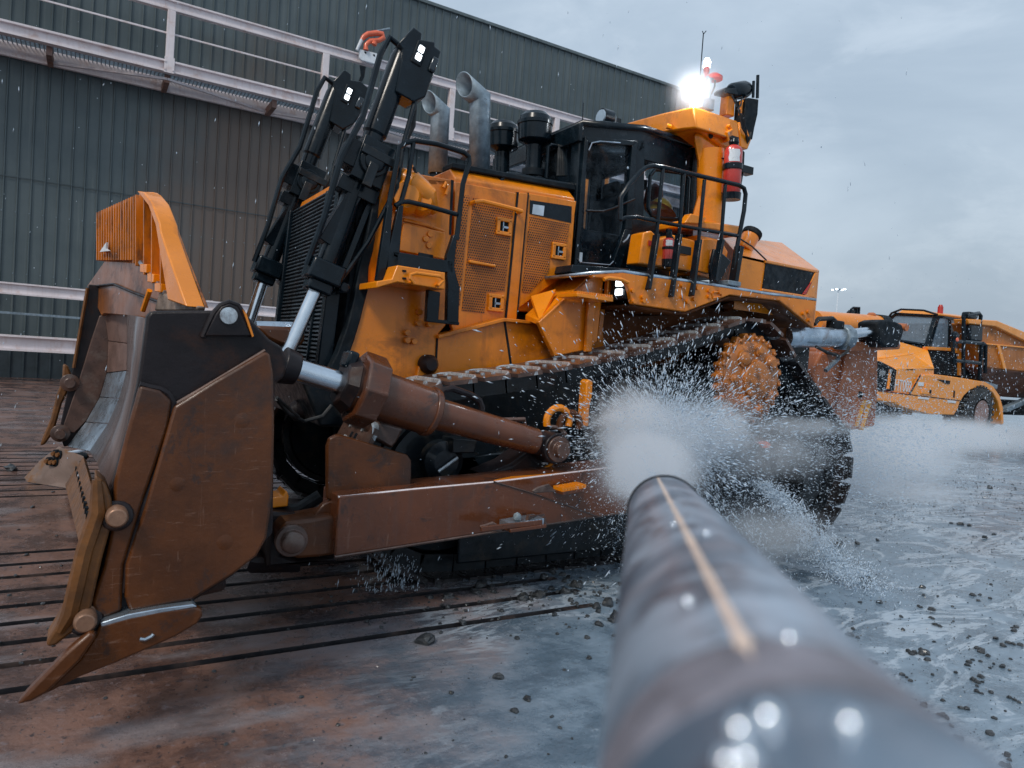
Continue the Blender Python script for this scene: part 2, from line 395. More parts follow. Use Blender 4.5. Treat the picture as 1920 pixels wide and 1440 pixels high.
# ---- sloping step fender in front of the cab
mb = MB()
A0, A1 = P(1072, 510, y=.9), P(985, 590, y=.93)
B1, B0 = P(1015, 602, y=1.3), P(1108, 513, y=1.3)
mb.prism([A0, A1, B1, B0], (0, 0, -.05)); mb.build('step_fender', ORC, DZ, .008)
MB().prism([P(996, 555, y=.96), P(1042, 542, y=1.12), P(1012, 602, y=1.25)], (0, 0, -.04)).build('fender_gusset', ORC, DZ)
slab('fender_side', OR, [(1108, 513), (1132, 516), (1130, 545), (1120, 640), (1104, 655), (1040, 668), (1010, 604)], 1.3, .06, DZ, .008)
slab('fender_side', OR, [(1104, 560), (1118, 560), (1110, 660), (1098, 660)], 1.36, .04, DZ, .008)
MB().prism([P(1082, 549, y=1.62), P(1150, 557, y=1.62), P(1150, 566, y=1.62), P(1082, 556, y=1.62)], (0, -.3, 0)).build('tread_step', ORC, DZ, .005)
tr = MB()
for i in range(16):
    q = P(1084+4.2*i, 549.5+.5*i, y=1.6); tr.cyl(q+V((0, 0, .01)), q+V((0, -.26, .01)), .012, 5)
tr.build('tread_teeth', ORC, DZ)
slab('fender_web', OR, [(1140, 520), (1178, 524), (1176, 556), (1138, 552)], 1.36, .05, DZ)
# ---- platform fender plate above the track
PF = [(1108, 512), (1169, 509), (1200, 515), (1264, 523), (1363, 538), (1436, 550), (1531, 562), (1526, 616), (1462, 564), (1369, 553), (1285, 585), (1185, 570), (1178, 538), (1167, 524), (1110, 520)]
pf = slab('fender', OR, PF, 1.66, .05, DZ, .01)
top = [P(u, v, y=1.66) for u, v in [(1108, 512), (1169, 509), (1264, 523), (1363, 538), (1436, 550), (1531, 562)]]
MB().grid([top, [V((q.x, .7, q.z)) for q in top]]).build('deck_plate', STB, DZ, solid=.03)
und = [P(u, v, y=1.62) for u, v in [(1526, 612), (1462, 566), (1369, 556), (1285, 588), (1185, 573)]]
MB().grid([und, [V((q.x, .6, q.z)) for q in und]]).build('fender_underside', mat('shaded_grimy_orange_under', (.12, .035, .006), .5, spec=.3, dirt=((.014, .012, .013), .95, 1.2)), DZ, solid=.03)  # orange darkened to stand for shade, with grime over it
for (u, v) in [(1278, 536), (1306, 540), (1328, 545), (1348, 548), (1279, 557), (1300, 561), (1288, 566), (1328, 556), (1185, 545), (1187, 565), (1204, 557), (1205, 564), (1514, 585), (1516, 600), (1505, 588)]:
    p = P(u, v, y=1.66); MB().cyl(p, p+V((0, .025, 0)), .02, 8).build('bolt', OR, pf)
ptube('reinforcement_bead', OR, [(1338, 548), (1352, 547), (1352, 556), (1337, 559), (1335, 550)], 1.665, .01, pf, 6)
# right-hand fender (far side)
MB().prism([V((q.x, -1.66, q.z)) for q in [P(u, v, y=1.66) for u, v in PF]], (0, .05, 0)).build('fender', OR, DZ, .01)
# front facing work light in the fender recess
p = P(1160, 541, y=1.5)
wl = MB().box(p+V((-.05, 0, 0)), (.12, .22, .2)).build('work_light', BK, DZ, .01)
MB().box(p+V((.02, .03, .045)), (.02, .1, .06)).box(p+V((.02, .03, -.035)), (.02, .1, .06)).build('lamp', LED, wl, .01)
slab('light_recess', BKM, [(1150, 525), (1182, 528), (1180, 562), (1148, 556)], 1.42, .03, DZ)
ptube('grab_handle', ORC, [(1132, 524), (1140, 521), (1165, 524), (1178, 530)], 1.7, .018, DZ, 8)
# black sill under the cab
slab('cab_sill', BK, [(1074, 496), (1200, 505), (1300, 525), (1395, 534), (1395, 540), (1300, 535), (1200, 517), (1110, 514), (1070, 510)], 1.2, .7, DZ, .01)

# ---- cab
yc = .86
cab = MB()
roof = [P(1093, 232, y=yc), P(1212, 241, y=yc), P(1316, 290, y=yc)]
# frame posts
def post(px, name='cab_post', y=yc, th=.12, par=DZ, m=BK): return slab(name, m, px, y, th, par, .01)
post([(1090, 236), (1104, 236), (1091, 500), (1075, 500)])
post([(1186, 262), (1210, 262), (1205, 512), (1158, 507), (1180, 420)])
post([(1294, 285), (1317, 292), (1315, 395), (1296, 425), (1286, 425), (1290, 330)])
post([(1200, 405), (1300, 425), (1300, 470), (1196, 455)])
post([(1196, 455), (1300, 465), (1290, 525), (1192, 512)], 'cab_lower_panel')
post([(1090, 232), (1212, 241), (1316, 288), (1316, 330), (1290, 322), (1208, 300), (1186, 268), (1104, 262), (1090, 262)], 'cab_header')
RF = MB()
zt = 4.3
pts = [P(1093, 230, y=.88), P(1210, 240, y=.88), P(1300, 270, y=.88)]
RF.grid([[q for q in pts], [V((q.x, -.88, q.z)) for q in pts]]).build('cab_roof', BK, DZ, solid=.06)
xf = P(1093, 250, y=yc).x; xb = P(1300, 330, y=yc).x
# narrowing front of the cab (windscreen side) toward the far side
FA = P(1093, 236, y=yc); FB = P(1078, 500, y=yc)
FC = V((FA.x+.12, -.1, FA.z)); 
fl = PL(1047, 248, V((FA.x, yc, 0)), V((FA.x+.0, -yc, 0)))
MB().prism([FA, V((FA.x, yc-.14, FA.z)), V((FB.x, yc-.14, FB.z)), FB], (.03, 0, 0)).build('cab_post', BK, DZ, .01)
MB().prism([V((FA.x, .3, FA.z)), V((FA.x, .2, FA.z)), V((FB.x, .2, FB.z)), V((FB.x, .3, FB.z))], (.03, 0, 0)).build('cab_post', BK, DZ, .01)
MB().prism([V((FA.x, -.86, FA.z)), V((FA.x, -.74, FA.z)), V((FB.x, -.74, FB.z)), V((FB.x, -.86, FB.z))], (.03, 0, 0)).build('cab_post', BK, DZ, .01)
MB().prism([V((FA.x, .88, FA.z+.02)), V((FA.x, -.88, FA.z+.02)), V((FA.x, -.88, FA.z-.16)), V((FA.x, .88, FA.z-.16))], (.05, 0, 0)).build('cab_header', BK, DZ, .01)
MB().prism([V((FA.x+.01, .8, FA.z-.15)), V((FA.x+.01, -.8, FA.z-.15)), V((FB.x+.01, -.8, 3.2)), V((FB.x+.01, .8, 3.2))], (.01, 0, 0)).build('windscreen', GL, DZ)
# rear and far walls
MB().box((xb, -.0, 2.85), (.06, 1.72, .5)).box((xb, .82, 3.7), (.06, .12, 1.1)).box((xb, -.82, 3.7), (.06, .12, 1.1)).box((xb, 0, 4.2), (.06, 1.72, .1)).build('cab_rear_wall', BK, DZ, .01)
MB().box(((xf+xb)/2, -.84, 2.85), (xf-xb, .06, .5)).box(((xf+xb)/2, -.84, 4.18), (xf-xb, .06, .1)).box((xf-.55, -.84, 3.6), (.1, .06, 1.3)).box((xb+.1, -.84, 3.6), (.12, .06, 1.3)).build('cab_far_wall', BK, DZ, .01)
MB().box(((xf+xb)/2, 0, 2.6), (xf-xb, 1.66, .1)).build('cab_floor', BKM, DZ)
# door with its glass
dr = MB()
o_ = [(1098, 258), (1196, 266), (1184, 505), (1078, 497)]
i_ = [(1103, 268), (1188, 274), (1149, 497), (1084, 494)]
i_ = [(1104, 268), (1186, 273), (1172, 430), (1149, 494), (1085, 492)]
o_ = [(1098, 256), (1196, 264), (1186, 430), (1163, 506), (1077, 500)]
for k in range(5):
    j = (k+1) % 5
    dr.prism([P(*o_[k], y=.9), P(*o_[j], y=.9), P(*i_[j], y=.9), P(*i_[k], y=.9)], (0, -.06, 0))
door_o = dr.build('cab_door', BK, DZ, .006)
MB().prism([P(u, v, y=.87) for u, v in i_], (0, -.01, 0)).build('door_glass', GL, door_o)
ptube('window_seal', STB, [(1083, 485), (1087, 492), (1143, 497), (1150, 490)], .905, .007, door_o, 6)
ptube('window_seal', STB, [(1104, 282), (1110, 268), (1125, 265), (1163, 268)], .905, .007, door_o, 6)
ptube('door_handle', STB, [(1168, 455), (1176, 448), (1180, 440)], .95, .012, door_o, 6)
p = P(1089, 483, y=.9); MB().box(p, (.03, .01, .1)).build('door_sticker', GROUT, door_o)
# side window behind the door
MB().prism([P(u, v, y=.85) for u, v in [(1214, 300), (1292, 325), (1288, 425), (1212, 405)]], (0, -.01, 0)).build('side_window', GL, DZ)
# window frame with rounded corners
ptube('window_frame', BK, [(1219, 330), (1215, 390), (1222, 404), (1240, 409), (1283, 412), (1288, 400), (1291, 335), (1282, 325), (1228, 318), (1219, 330)], .88, .02, DZ, 8)
# seat, console, joystick, wheel-less dash
st = MB(); st.box((.75, .05, 2.95), (.5, .5, .12)); st.box((.5, .05, 3.35), (.14, .5, .7), Matrix.Rotation(-.15, 3, 'Y')); st.box((.44, .05, 3.78), (.1, .28, .2))
st.build('operator_seat', BKM, DZ, .05)
MB().box((1.25, .1, 2.95), (.25, .9, .5)).box((.85, .5, 3.0), (.4, .12, .3)).build('console', BKM, DZ, .03)
MB().tube([(1.1, .4, 3.1), (1.12, .4, 3.28)], .02, 8).build('control_lever', BK, DZ)
ptube('wiper', BK, [(1099, 395), (1130, 396), (1150, 390), (1190, 373)], .93, .012, DZ, 6)
p = P(1237, 350, y=-.2)
# roof fittings
ptube('roof_rail', BK, [(1119, 241), (1120, 233), (1126, 230), (1178, 236), (1184, 242)], .6, .022, DZ, 8)
p = P(1135, 222, y=.2)
wl = MB().lathe(p-V((.12, 0, 0)), p+V((.06, 0, 0)), [(0, .05), (.3, .1), (1, .1)], 14).cyl(p-V((0, 0, .25)), p, .02, 8).build('roof_light', BK, DZ)
MB().lathe(p+V((.05, 0, 0)), p+V((.075, 0, 0)), [(0, .09), (1, .08)], 14).build('lamp', LENS, wl)
q = P(1150, 228, y=.1); MB().box(q, (.16, .1, .08)).build('roof_beacon_base', BKM, DZ, .01)
ptube('antenna', BK, [(1094, 193), (1092, 233)], .7, .006, DZ, 6)
# mirror/hoses bundle at the front of the cab
for k in range(5):
    MB().tube([P(1052+4*k, 262+2*k, y=.5), P(1048+3*k, 285, y=.55), P(1046+4*k, 330, y=.6)], .016, 6).build('hydraulic_hose', RUB, DZ)
slab('cab_front_column', BK, [(1047, 250), (1091, 238), (1080, 368), (1052, 360), (1040, 320)], .45, .25, DZ, .02)
ptube('hood_rail', BK, [(938, 340), (944, 332), (952, 326), (968, 328), (1040, 342), (1075, 347)], .8, .02, DZ, 8)
ptube('hood_rail', BK, [(1024, 334), (1028, 275), (1034, 272), (1050, 274)], .5, .02, DZ, 8)
MB().box(P(1180, 352, y=.2), (.1, .5, .1)).build('console_top', BKM, DZ)

# ---- roll-over frame
xr = .33
MB().prism([P(1172, 231, x=xr), P(1240, 212, x=xr), P(1300, 199, x=xr), P(1306, 240, x=xr), P(1278, 243, x=xr), P(1239, 250, x=xr), P(1200, 244, x=xr)], (-.55, 0, 0)).build('rollover_beam', ORC, DZ, .02)
ye = P(1300, 199, x=xr).y
SIDE = [(1300, 199), (1322, 204), (1385, 226), (1389, 277), (1378, 285), (1357, 277), (1330, 258), (1306, 240)]
MB().prism([P(u, v, y=ye) for u, v in SIDE], (0, -.42, 0)).build('rollover_beam', ORC, DZ, .03)
mb = MB().prism([P(u, v, y=ye-.02) for u, v in [(1309, 243), (1330, 258), (1357, 277), (1362, 290), (1356, 425), (1314, 420), (1300, 424), (1318, 360), (1317, 300), (1310, 262)]], (0, -.1, 0))
rc = mb.build('rollover_column', ORC, DZ, .05)
tb = MB(); ca, cb = P(1338, 280, y=ye-.0), P(1336, 425, y=ye-.0)
tb.cyl(ca-V((0,.04,0)), cb-V((0,.04,0)), .14, 24); tb.build('rollover_column', ORC, DZ)
mb = MB().prism([P(u, v, y=ye-.05) for u, v in [(1309, 243), (1357, 277), (1356, 425), (1300, 424)]], (0, .3, 0))
for v in (302, 366):
    MB().lathe(P(1338, v-1, y=ye-.04), P(1338, v+1, y=ye-.04), [(0, .143), (1, .143)], 24).build('cable_tie', BKM, rc)
yb = ye+.05
slab('column_base', ORC, [(1282, 412), (1340, 416), (1394, 424), (1391, 443), (1340, 432), (1281, 425)], yb+.06, .75, DZ, .02)
slab('column_base', ORC, [(1296, 400), (1325, 408), (1318, 420), (1284, 418)], yb+.1, .1, DZ, .01)
p = P(1332, 255, y=ye+.001); MB().cyl(p, p+V((0, .012, 0)), .028, 14).build('sight_hole', BKM, DZ)
grab([(1369, 236), (1372, 244), (1362, 250), (1366, 262)], DZ, y=ye+.06, r=.02)
p = P(1256, 238, x=xr+.02); MB().cyl(p, p+V((.06, 0, 0)), .03, 8).build('bolt', ORC, DZ)
# far column
MB().box((-.12, -1.0, 3.4), (.3, .2, 1.9)).build('rollover_column', ORC, DZ, .05)
# lamps and antennas on top of the frame
p = P(1304, 176, y=ye-.3)
bl = MB().lathe(p-V((.06, .03, 0)), p+V((.03, .02, 0)), [(0, .05), (.4, .09), (1, .09)], 16).cyl(p-V((0, 0, .16)), p, .02, 8).build('roof_light', BK, DZ)
MB().lathe(p+V((.03, .02, 0)), p+V((.06, .045, 0)), [(0, .085), (1, .075)], 16).build('lamp', BLAST, bl)
p = P(1325, 127, y=ye-.3)
bl = MB().cyl(P(1320, 190, y=ye-.3), p, .022, 8).lathe(p-V((0, 0, .06)), p+V((0, 0, .04)), [(0, .03), (1, .04)], 12).build('warning_beacon', REDM, DZ)
MB().lathe(p+V((0, 0, .0)), p+V((0, 0, .1)), [(0, .038), (.6, .04), (1, .02)], 12).build('lamp', BLAST, bl)
MB().tube([P(1311, 165, y=ye-.2), P(1319, 62, y=ye-.2)], .006, 6).tube([P(1317, 58, y=ye-.2), P(1319, 64, y=ye-.2), P(1324, 58, y=ye-.2)], .005, 6).build('antenna', BK, DZ)
MB().prism([P(u, v, y=ye-.15) for u, v in [(1318, 180), (1341, 186), (1339, 208), (1316, 200)]], (0, -.2, 0)).build('receiver_box', GALV, DZ, .01)
MB().tube([P(1328, 185, y=ye-.2), P(1330, 148, y=ye-.2), P(1336, 146, y=ye-.2)], .025, 10).lathe(P(1327, 147, y=ye-.2)+V((0, 0, 0)), P(1327, 143, y=ye-.2), [(0, .02), (1, .02)]).build('satellite_mast', GALV, DZ)
p = P(1339, 146, y=ye-.2); MB().lathe(p-V((0, 0, .02)), p+V((0, 0, .04)), [(0, .09), (.5, .09), (1, .05)], 18).build('satellite_antenna', REDM, DZ)
ptube('cable', RUB, [(1341, 150), (1340, 162), (1334, 175), (1329, 180)], ye-.2, .01, DZ, 6)
MB().prism([P(u, v, y=ye-.25) for u, v in [(1367, 172), (1379, 178), (1377, 219), (1363, 214)]], (0, -.12, 0)).build('camera_post', ORC, DZ, .01)
cmo = MB().lathe(P(1370, 172, y=ye-.25), P(1399, 168, y=ye-.3), [(0, .07), (.1, .09), (.8, .1), (1, .085)], 16)
cmo.build('work_light', BK, DZ)
slab('light_visor', BK, [(1357, 168), (1362, 163), (1368, 166), (1385, 164), (1384, 178), (1372, 176), (1358, 173)], ye-.18, .15, DZ)
ptube('cable', RUB, [(1372, 178), (1382, 200), (1380, 186), (1391, 182), (1389, 196), (1383, 206)], ye-.15, .01, DZ, 6)
bx = slab('radio_box', BKM, [(1399, 184), (1405, 183), (1423, 186), (1421, 214), (1415, 240), (1411, 262), (1401, 256), (1396, 222)], ye-.15, .16, DZ, .01)
MB().tube([P(1412, 183, y=ye-.2), P(1413, 152, y=ye-.2)], .016, 8).build('antenna', BK, DZ)
MB().tube([P(1420, 184, y=ye-.2), P(1421, 141, y=ye-.2)], .018, 8).build('antenna', BK, DZ)
ptube('antenna_bracket', ORC, [(1395, 216), (1388, 215), (1390, 192), (1397, 188)], ye-.2, .02, DZ, 8)
MB().prism([P(u, v, y=ye-.1) for u, v in [(1386, 228), (1397, 232), (1409, 262), (1402, 280), (1389, 276)]], (0, -.2, 0)).build('antenna_bracket', ORC, DZ, .01)
for k in range(3): MB().tube([P(1386+4*k, 205+8*k, y=ye), P(1392+3*k, 240, y=ye-.05), P(1405-2*k, 262+3*k, y=ye-.1), P(1408, 248, y=ye-.1)], .012, 6).build('cable', RUB, DZ)

# ---- rear service boxes and tank
slab('service_box', ORC, [(1207, 436), (1222, 432), (1236, 448), (1262, 440), (1302, 450), (1306, 460), (1300, 510), (1255, 502), (1198, 494)], 1.3, .2, DZ, .015)
slab('service_box', OR, [(1308, 440), (1352, 450), (1366, 472), (1360, 500), (1340, 525), (1304, 516)], 1.25, .5, DZ, .015)
slab('service_panel', OR, [(1318, 448), (1336, 448), (1344, 460), (1332, 472), (1330, 514), (1310, 508)], 1.4, .05, DZ, .01)
MB().box(P(1219, 456, y=1.31), (.04, .01, .05)).build('red_label', REDM, DZ)
slab('grab_frame', BK, [(1340, 466), (1352, 472), (1372, 490), (1366, 500), (1350, 530), (1335, 530), (1332, 500)], 1.45, .04, DZ, .01)
# fuel tank with sloping wet top
S1 = [P(u, v, y=1.38) for u, v in [(1384, 479), (1436, 489), (1427, 541), (1378, 529)]]
T = MB()
ua, ub, uc, ud = P(1352, 441, y=.55), P(1466, 455, y=.1), P(1536, 507, y=1.15), P(1436, 489, y=1.38)
ue = P(1384, 477, y=1.38)
zb = 2.45
body = MB()
top5 = [ua, ub, uc, ud, ue]
body.prism(top5, (0, 0, -.03))
for i in range(5):
    q, r_ = top5[i], top5[(i+1) % 5]
    body.prism([q, r_, V((r_.x, r_.y, zb)), V((q.x, q.y, zb))], (0, -.01, -.0))
body.build('fuel_tank', ORC, DZ, .01)
a0, a1 = ud+V((0, .0, 0)), uc+V((0, .0, 0))
nrm = (a1-a0).cross(V((0, 0, 1))).normalized()
if nrm.y < 0: nrm = -nrm
pl = lambda u, v, e=.012: PL(u, v, a0+nrm*e, a1+nrm*e)
MB().prism([pl(u, v) for u, v in [(1437, 493), (1527, 511), (1508, 553), (1431, 541)]], -nrm*.02).build('rear_grille', BKM, DZ)
MB().prism([pl(u, v, .02) for u, v in [(1526, 522), (1529, 517), (1512, 552), (1505, 552)]], -nrm*.02).build('red_stripe', REDM, DZ)
MB().prism([pl(u, v, .02) for u, v in [(1436, 487), (1536, 507), (1534, 512), (1436, 493)]], -nrm*.04).prism([pl(u, v, .02) for u, v in [(1430, 541), (1508, 553), (1527, 556), (1527, 561), (1429, 546)]], -nrm*.04).prism([pl(u, v, .02) for u, v in [(1529, 511), (1535, 511), (1527, 560), (1509, 555)]], -nrm*.04).build('grille_surround', ORC, DZ, .008)
p0, p1 = P(1393, 470, y=.95), P(1408, 442, y=.95)
fn = MB().cyl(p0, p1, .1, 20).build('filler_neck', ORC, DZ, .01)
MB().lathe(p0+(p1-p0)*.95, p0+(p1-p0)*1.3, [(0, .1), (.1, .115), (.9, .115), (1, .08)], 16).build('filler_cap', BKM, fn, .01)
ptube('cable', RUB, [(1388, 448), (1410, 462), (1437, 488)], 1.4, .008, DZ, 6)
slab('rear_bumper', OR, [(1431, 548), (1528, 563), (1526, 600), (1431, 560)], 1.3, 2.6, DZ, .01)

# ---- handrail on the platform
hr = MB()
Y1 = 1.62
for px, r in (([(1163, 412), (1164, 370), (1180, 345), (1201, 322), (1211, 314), (1224, 311), (1245, 314), (1385, 347), (1395, 353), (1398, 364), (1395, 395), (1382, 463), (1376, 530)], .022),
              ([(1163, 412), (1172, 408), (1195, 407), (1212, 411), (1274, 423), (1388, 443)], .018)):
    hr.tube([P(u, v, y=Y1) for u, v in px], r, 10)
HR = hr.build('platform_handrail', BK, DZ)
for (a, b, c) in (((1243, 314), (1231, 440), (1214, 543)), ((1283, 323), (1273, 440), (1257, 557)), ((1321, 337), (1310, 450), (1295, 555)), ((1360, 346), (1352, 450), (1338, 528))):
    s = MB().tube([P(*a, y=Y1), P(*b, y=Y1)], .019, 8)
    q, w = P(*b, y=Y1), P(*c, y=Y1+.06)
    s.bar(q, w, .03, .075, up=(0, 1, 0)); s.build('rail_post', BK, HR, .004)
q, w = P(1386, 462, y=Y1), P(1374, 535, y=Y1); MB().bar(q, w, .05, .09, up=(0, 1, 0)).build('rail_post', BK, HR, .004)
MB().box(P(1368, 532, y=1.6), (.18, .14, .05)).build('foot_plate', GALV, HR, .01)

# ---- front access ladder with handrail
L = MB()
Y2 = 1.2
for px, r in (([(728, 392), (745, 300), (748, 277), (760, 268), (778, 264), (819, 270), (870, 286), (879, 294), (880, 305), (868, 345), (856, 450)], .022),
              ([(741, 386), (752, 379), (765, 378), (800, 386), (856, 402)], .02), ([(775, 268), (766, 330), (751, 382)], .02)):
    L.tube([P(u, v, y=Y2) for u, v in px], r, 10)
LD = L.build('access_ladder', BK, DZ)
for px in ([(727, 385), (737, 385), (731, 470), (720, 530), (706, 526), (714, 470)], [(748, 385), (757, 385), (750, 470), (742, 530), (724, 526), (729, 470)],
           [(851, 440), (858, 440), (852, 500), (862, 540), (860, 609), (838, 606), (840, 535), (838, 480)],
           [(732, 470), (850, 490), (850, 512), (736, 500)], [(803, 543), (826, 548), (822, 604), (800, 600)], [(800, 596), (862, 604), (861, 610), (800, 603)]):
    slab('ladder_stile', BK, px, Y2+.02, .06, LD, .006)
sb = slab('step_box', ORC, [(745, 497), (835, 511), (834, 543), (745, 529), (706, 540), (707, 527), (735, 523)], 1.42, .42, DZ, .008)
grab([(776, 529), (769, 522), (770, 515), (780, 512), (825, 518), (832, 525), (824, 534)], sb, y=1.48, r=.014)
for u, v in ((758, 508), (758, 522)):
    MB().box(P(u, v, y=1.425), (.03, .01, .015)).build('slot', BKM, sb)

# ---- exhaust stacks
def stack(base, mitre, mouth, y, r, name='exhaust_stack'):
    b0, m0, e0 = P(*base, y=y), P(*mitre, y=y), P(*mouth, y=y)
    t1 = (m0-b0).normalized(); t2 = (e0-m0).normalized()
    nm = (t1+t2).normalized(); ne = V((.9, .35, -.1)).normalized()
    rr = []
    x = V((0, 1, 0)); n = 28
    for c, tt, pn in ((b0, t1, t1), (m0, t1, nm), (e0, t2, ne)):
        x1 = (x - tt*x.dot(tt)).normalized(); y1 = tt.cross(x1); ring = []
        for k in range(n):
            q = c + (x1*math.cos(2*math.pi*k/n)+y1*math.sin(2*math.pi*k/n))*r
            q = q - tt*((q-c).dot(pn)/tt.dot(pn)); ring.append(q)
        rr.append(ring)
    s = MB().rings(rr, caps=False)
    o = s.build(name, GALV, DZ, sharp=25, solid=.012)
    MB().cyl(b0-t1*.25, b0+t1*.1, r*.86, 20).build('exhaust_base', BKM, o)
    return o
stack((899, 326), (900, 185), (870, 158), .35, .098)
stack((820, 326), (826, 211), (804, 191), -.2, .092)
# ---- air pre-cleaners
def precleaner(u, vt, vb, y, r):
    t_, b_ = P(u, vt, y=y), P(u-4, vb, y=y); H = (t_-b_).length
    o = MB().lathe(b_, t_, [(0, r*.55), (.05, r*.5), (.45, r*.48), (.46, r*.6), (.52, r*.98), (.53, r), (.76, r*1.02), (.77, r*1.08), (.82, r*1.08), (.83, r), (.9, r*.93), (.96, r*.7), (1, r*.25)], 32).build('air_precleaner', BK, DZ, sharp=25)
    MB().lathe(b_+V((0, 0, -.03)), b_+V((0, 0, .04)), [(0, r*.7), (1, r*.7)], 20).build('clamp_ring', BKM, o)
precleaner(1004, 208, 326, .35, .17)
precleaner(944, 226, 335, -.1, .165)
MB().box((1.95, .2, 3.45), (.9, 1.0, .12)).build('hood_deck', BKM, DZ, .02)
for px in ([(900, 335), (930, 330), (960, 342), (990, 335), (1030, 352)], [(960, 345), (1010, 332), (1075, 362)]):
    ptube('hood_pipe', BK, px, .55, .016, DZ, 6)
# ---- lift cylinders
def lift(y, off, s, top, mid, gland, rodend, platepts, leds):
    T0, M0, G0, R0 = [P(*q, y=y) for q in (top, mid, gland, rodend)]
    t = (T0-G0).normalized()
    cy = MB().lathe(G0, T0, [(0, .085*s), (.62, .085*s), (.63, .1*s), (.97, .1*s), (1, .09*s)], 24).build('lift_cylinder', BK, DZ, .004)
    MB().cyl(R0, G0, .055*s, 20).build('cylinder_rod', ST, cy)
    sd = V((0, 1, 0)); fwd = t.cross(sd).normalized()
    R = Matrix((fwd, sd, t)).transposed()
    MB().box(G0, (.27*s, .28*s, .17*s), R).box(G0-t*.12*s, (.2*s, .2*s, .1*s), R).cyl(G0+fwd*.16-V((0, .1, .06)), G0+fwd*.16+V((0, .1, -.06)), .05, 10).build('cylinder_gland', BK, cy, .02)
    # trunnion yoke half way up
    yk = MB().box(M0, (.27*s, .28*s, .36*s), R).box(M0-fwd*.17+t*.0, (.12, .24, .22), R).box(M0-fwd*.02-t*.24, (.34, .16, .12), R)
    yk.lathe(M0+sd*.12, M0+sd*.19, [(0, .12), (.7, .12), (.72, .085), (.9, .085), (1, .07)], 20)
    yk.bar(M0-t*.1, M0-t*.75-fwd*.12, .12, .15, up=(0, 1, 0)).bar(M0+fwd*.12-t*.1, G0+fwd*.14+t*.1, .05, .07, up=(0, 1, 0))
    yk.build('trunnion_yoke', BK, cy, .03)
    MB().box(M0+t*.05+sd*.18+fwd*.02, (.3*s, .03, .07), R).box(M0+sd*.18-t*.12, (.08, .03, .2), R).build('yoke_strap', TRK, cy, .006)
    # service pipes beside the barrel
    for e, rr in ((.17, .026), (-.16, .02)):
        o = fwd*(-e)*s
        MB().tube([T0+t*(.02)+o*.3+sd*.05, T0+t*.03+o+sd*.06, T0-t*.15+o*1.15+sd*.08, M0+t*.3+o*1.15+sd*.1, M0-t*.1+o*1.5+sd*.16, M0-t*.6+o*1.2+sd*.1, G0+o*.9+sd*.05], rr, 8).build('hydraulic_pipe', BK, cy)
    MB().tube([M0+t*.9-fwd*-.12, M0+t*.5-fwd*-.24, M0+t*.1-fwd*-.2, M0-t*.3-fwd*-.25], .022, 8).build('hydraulic_hose', RUB, cy)
    MB().tube([T0+t*.02, T0+t*.14+fwd*.02, T0+t*.12-fwd*-.1], .06, 8).build('pipe_elbow', BK, cy)
    # lamp housing plate
    h = MB().prism([P(u, v, y=y+.12) for u, v in platepts], (-.02, -.22, 0)).build('lamp_housing', BK, cy, .012)
    (lu, lv), (mu, mv) = leds
    c0, c1 = P(lu, lv, y=y+.135), P(mu, mv, y=y+.135)
    cm_0 = (c0+c1)/2
    w = MB().box(cm_0+t*.036, (.05*s, .02, .055*s), R).box(cm_0-t*.036, (.05*s, .02, .055*s), R).build('work_lamp', LED, h, .008)
    MB().box((c0+c1)/2-V((0, .012, 0)), (.1*s, .02, .2*s), R).build('lamp_bezel', BKM, h, .01)
    MB().box((c0+c1)/2-fwd*-.14-t*.02, (.06, .03, .13), R).build('mirror_lens', MIRR, h, .02)
    return cy
NP = [(747, 77), (776, 50), (792, 62), (790, 74), (816, 78), (816, 87), (828, 96), (812, 144), (803, 168), (798, 181), (776, 191), (744, 171), (755, 112), (769, 74), (757, 92), (750, 86)]
NP = [(747, 80), (776, 50), (792, 62), (790, 74), (816, 78), (816, 87), (828, 96), (812, 144), (803, 168), (798, 181), (776, 191), (742, 171), (753, 112), (756, 92)]
FP = [(624, 152), (646, 130), (659, 139), (658, 150), (677, 152), (692, 166), (675, 216), (664, 232), (643, 243), (618, 227), (630, 170)]
lift(.95, 0, 1.0, (757, 103), (690, 310), (606, 512), (520, 705), NP, ((786, 93), (789, 106)))
lift(-.95, 0, 1.0, (632, 170), (572, 345), (502, 503), (462, 620), FP, ((651, 172), (655, 181)))

# ---- blade
BL = MB()
ys = 3.2
SP = [(275, 594), (283, 583), (405, 582), (414, 571), (430, 566), (447, 572), (470, 598), (505, 636), (528, 650), (541, 680), (531, 710), (516, 716), (512, 1000), (440, 1078), (360, 1130), (240, 1152), (180, 1166), (165, 1150), (205, 990), (212, 905), (240, 800), (258, 720), (268, 650)]
# main body: back box, bottom, top
bk = MB()
bk.prism([(4.78, -2.9, .45), (5.3, -2.9, .4), (5.12, -2.9, 1.1), (4.98, -2.9, 1.75), (4.75, -2.9, 1.75), (4.7, -2.9, 1.1)], (0, 5.0, 0)).prism([(4.95, 2.0, .55), (5.3, 2.0, .5), (5.2, 2.0, 1.1), (5.1, 2.0, 1.7), (4.95, 2.0, 1.7)], (0, 1.1, 0))
blade = bk.build('blade', BRD, DZ, .02)
near = MB().prism([P(u, v, y=ys) for u, v in SP], (0, -.1, 0)).build('side_plate', BRD, blade, .012)
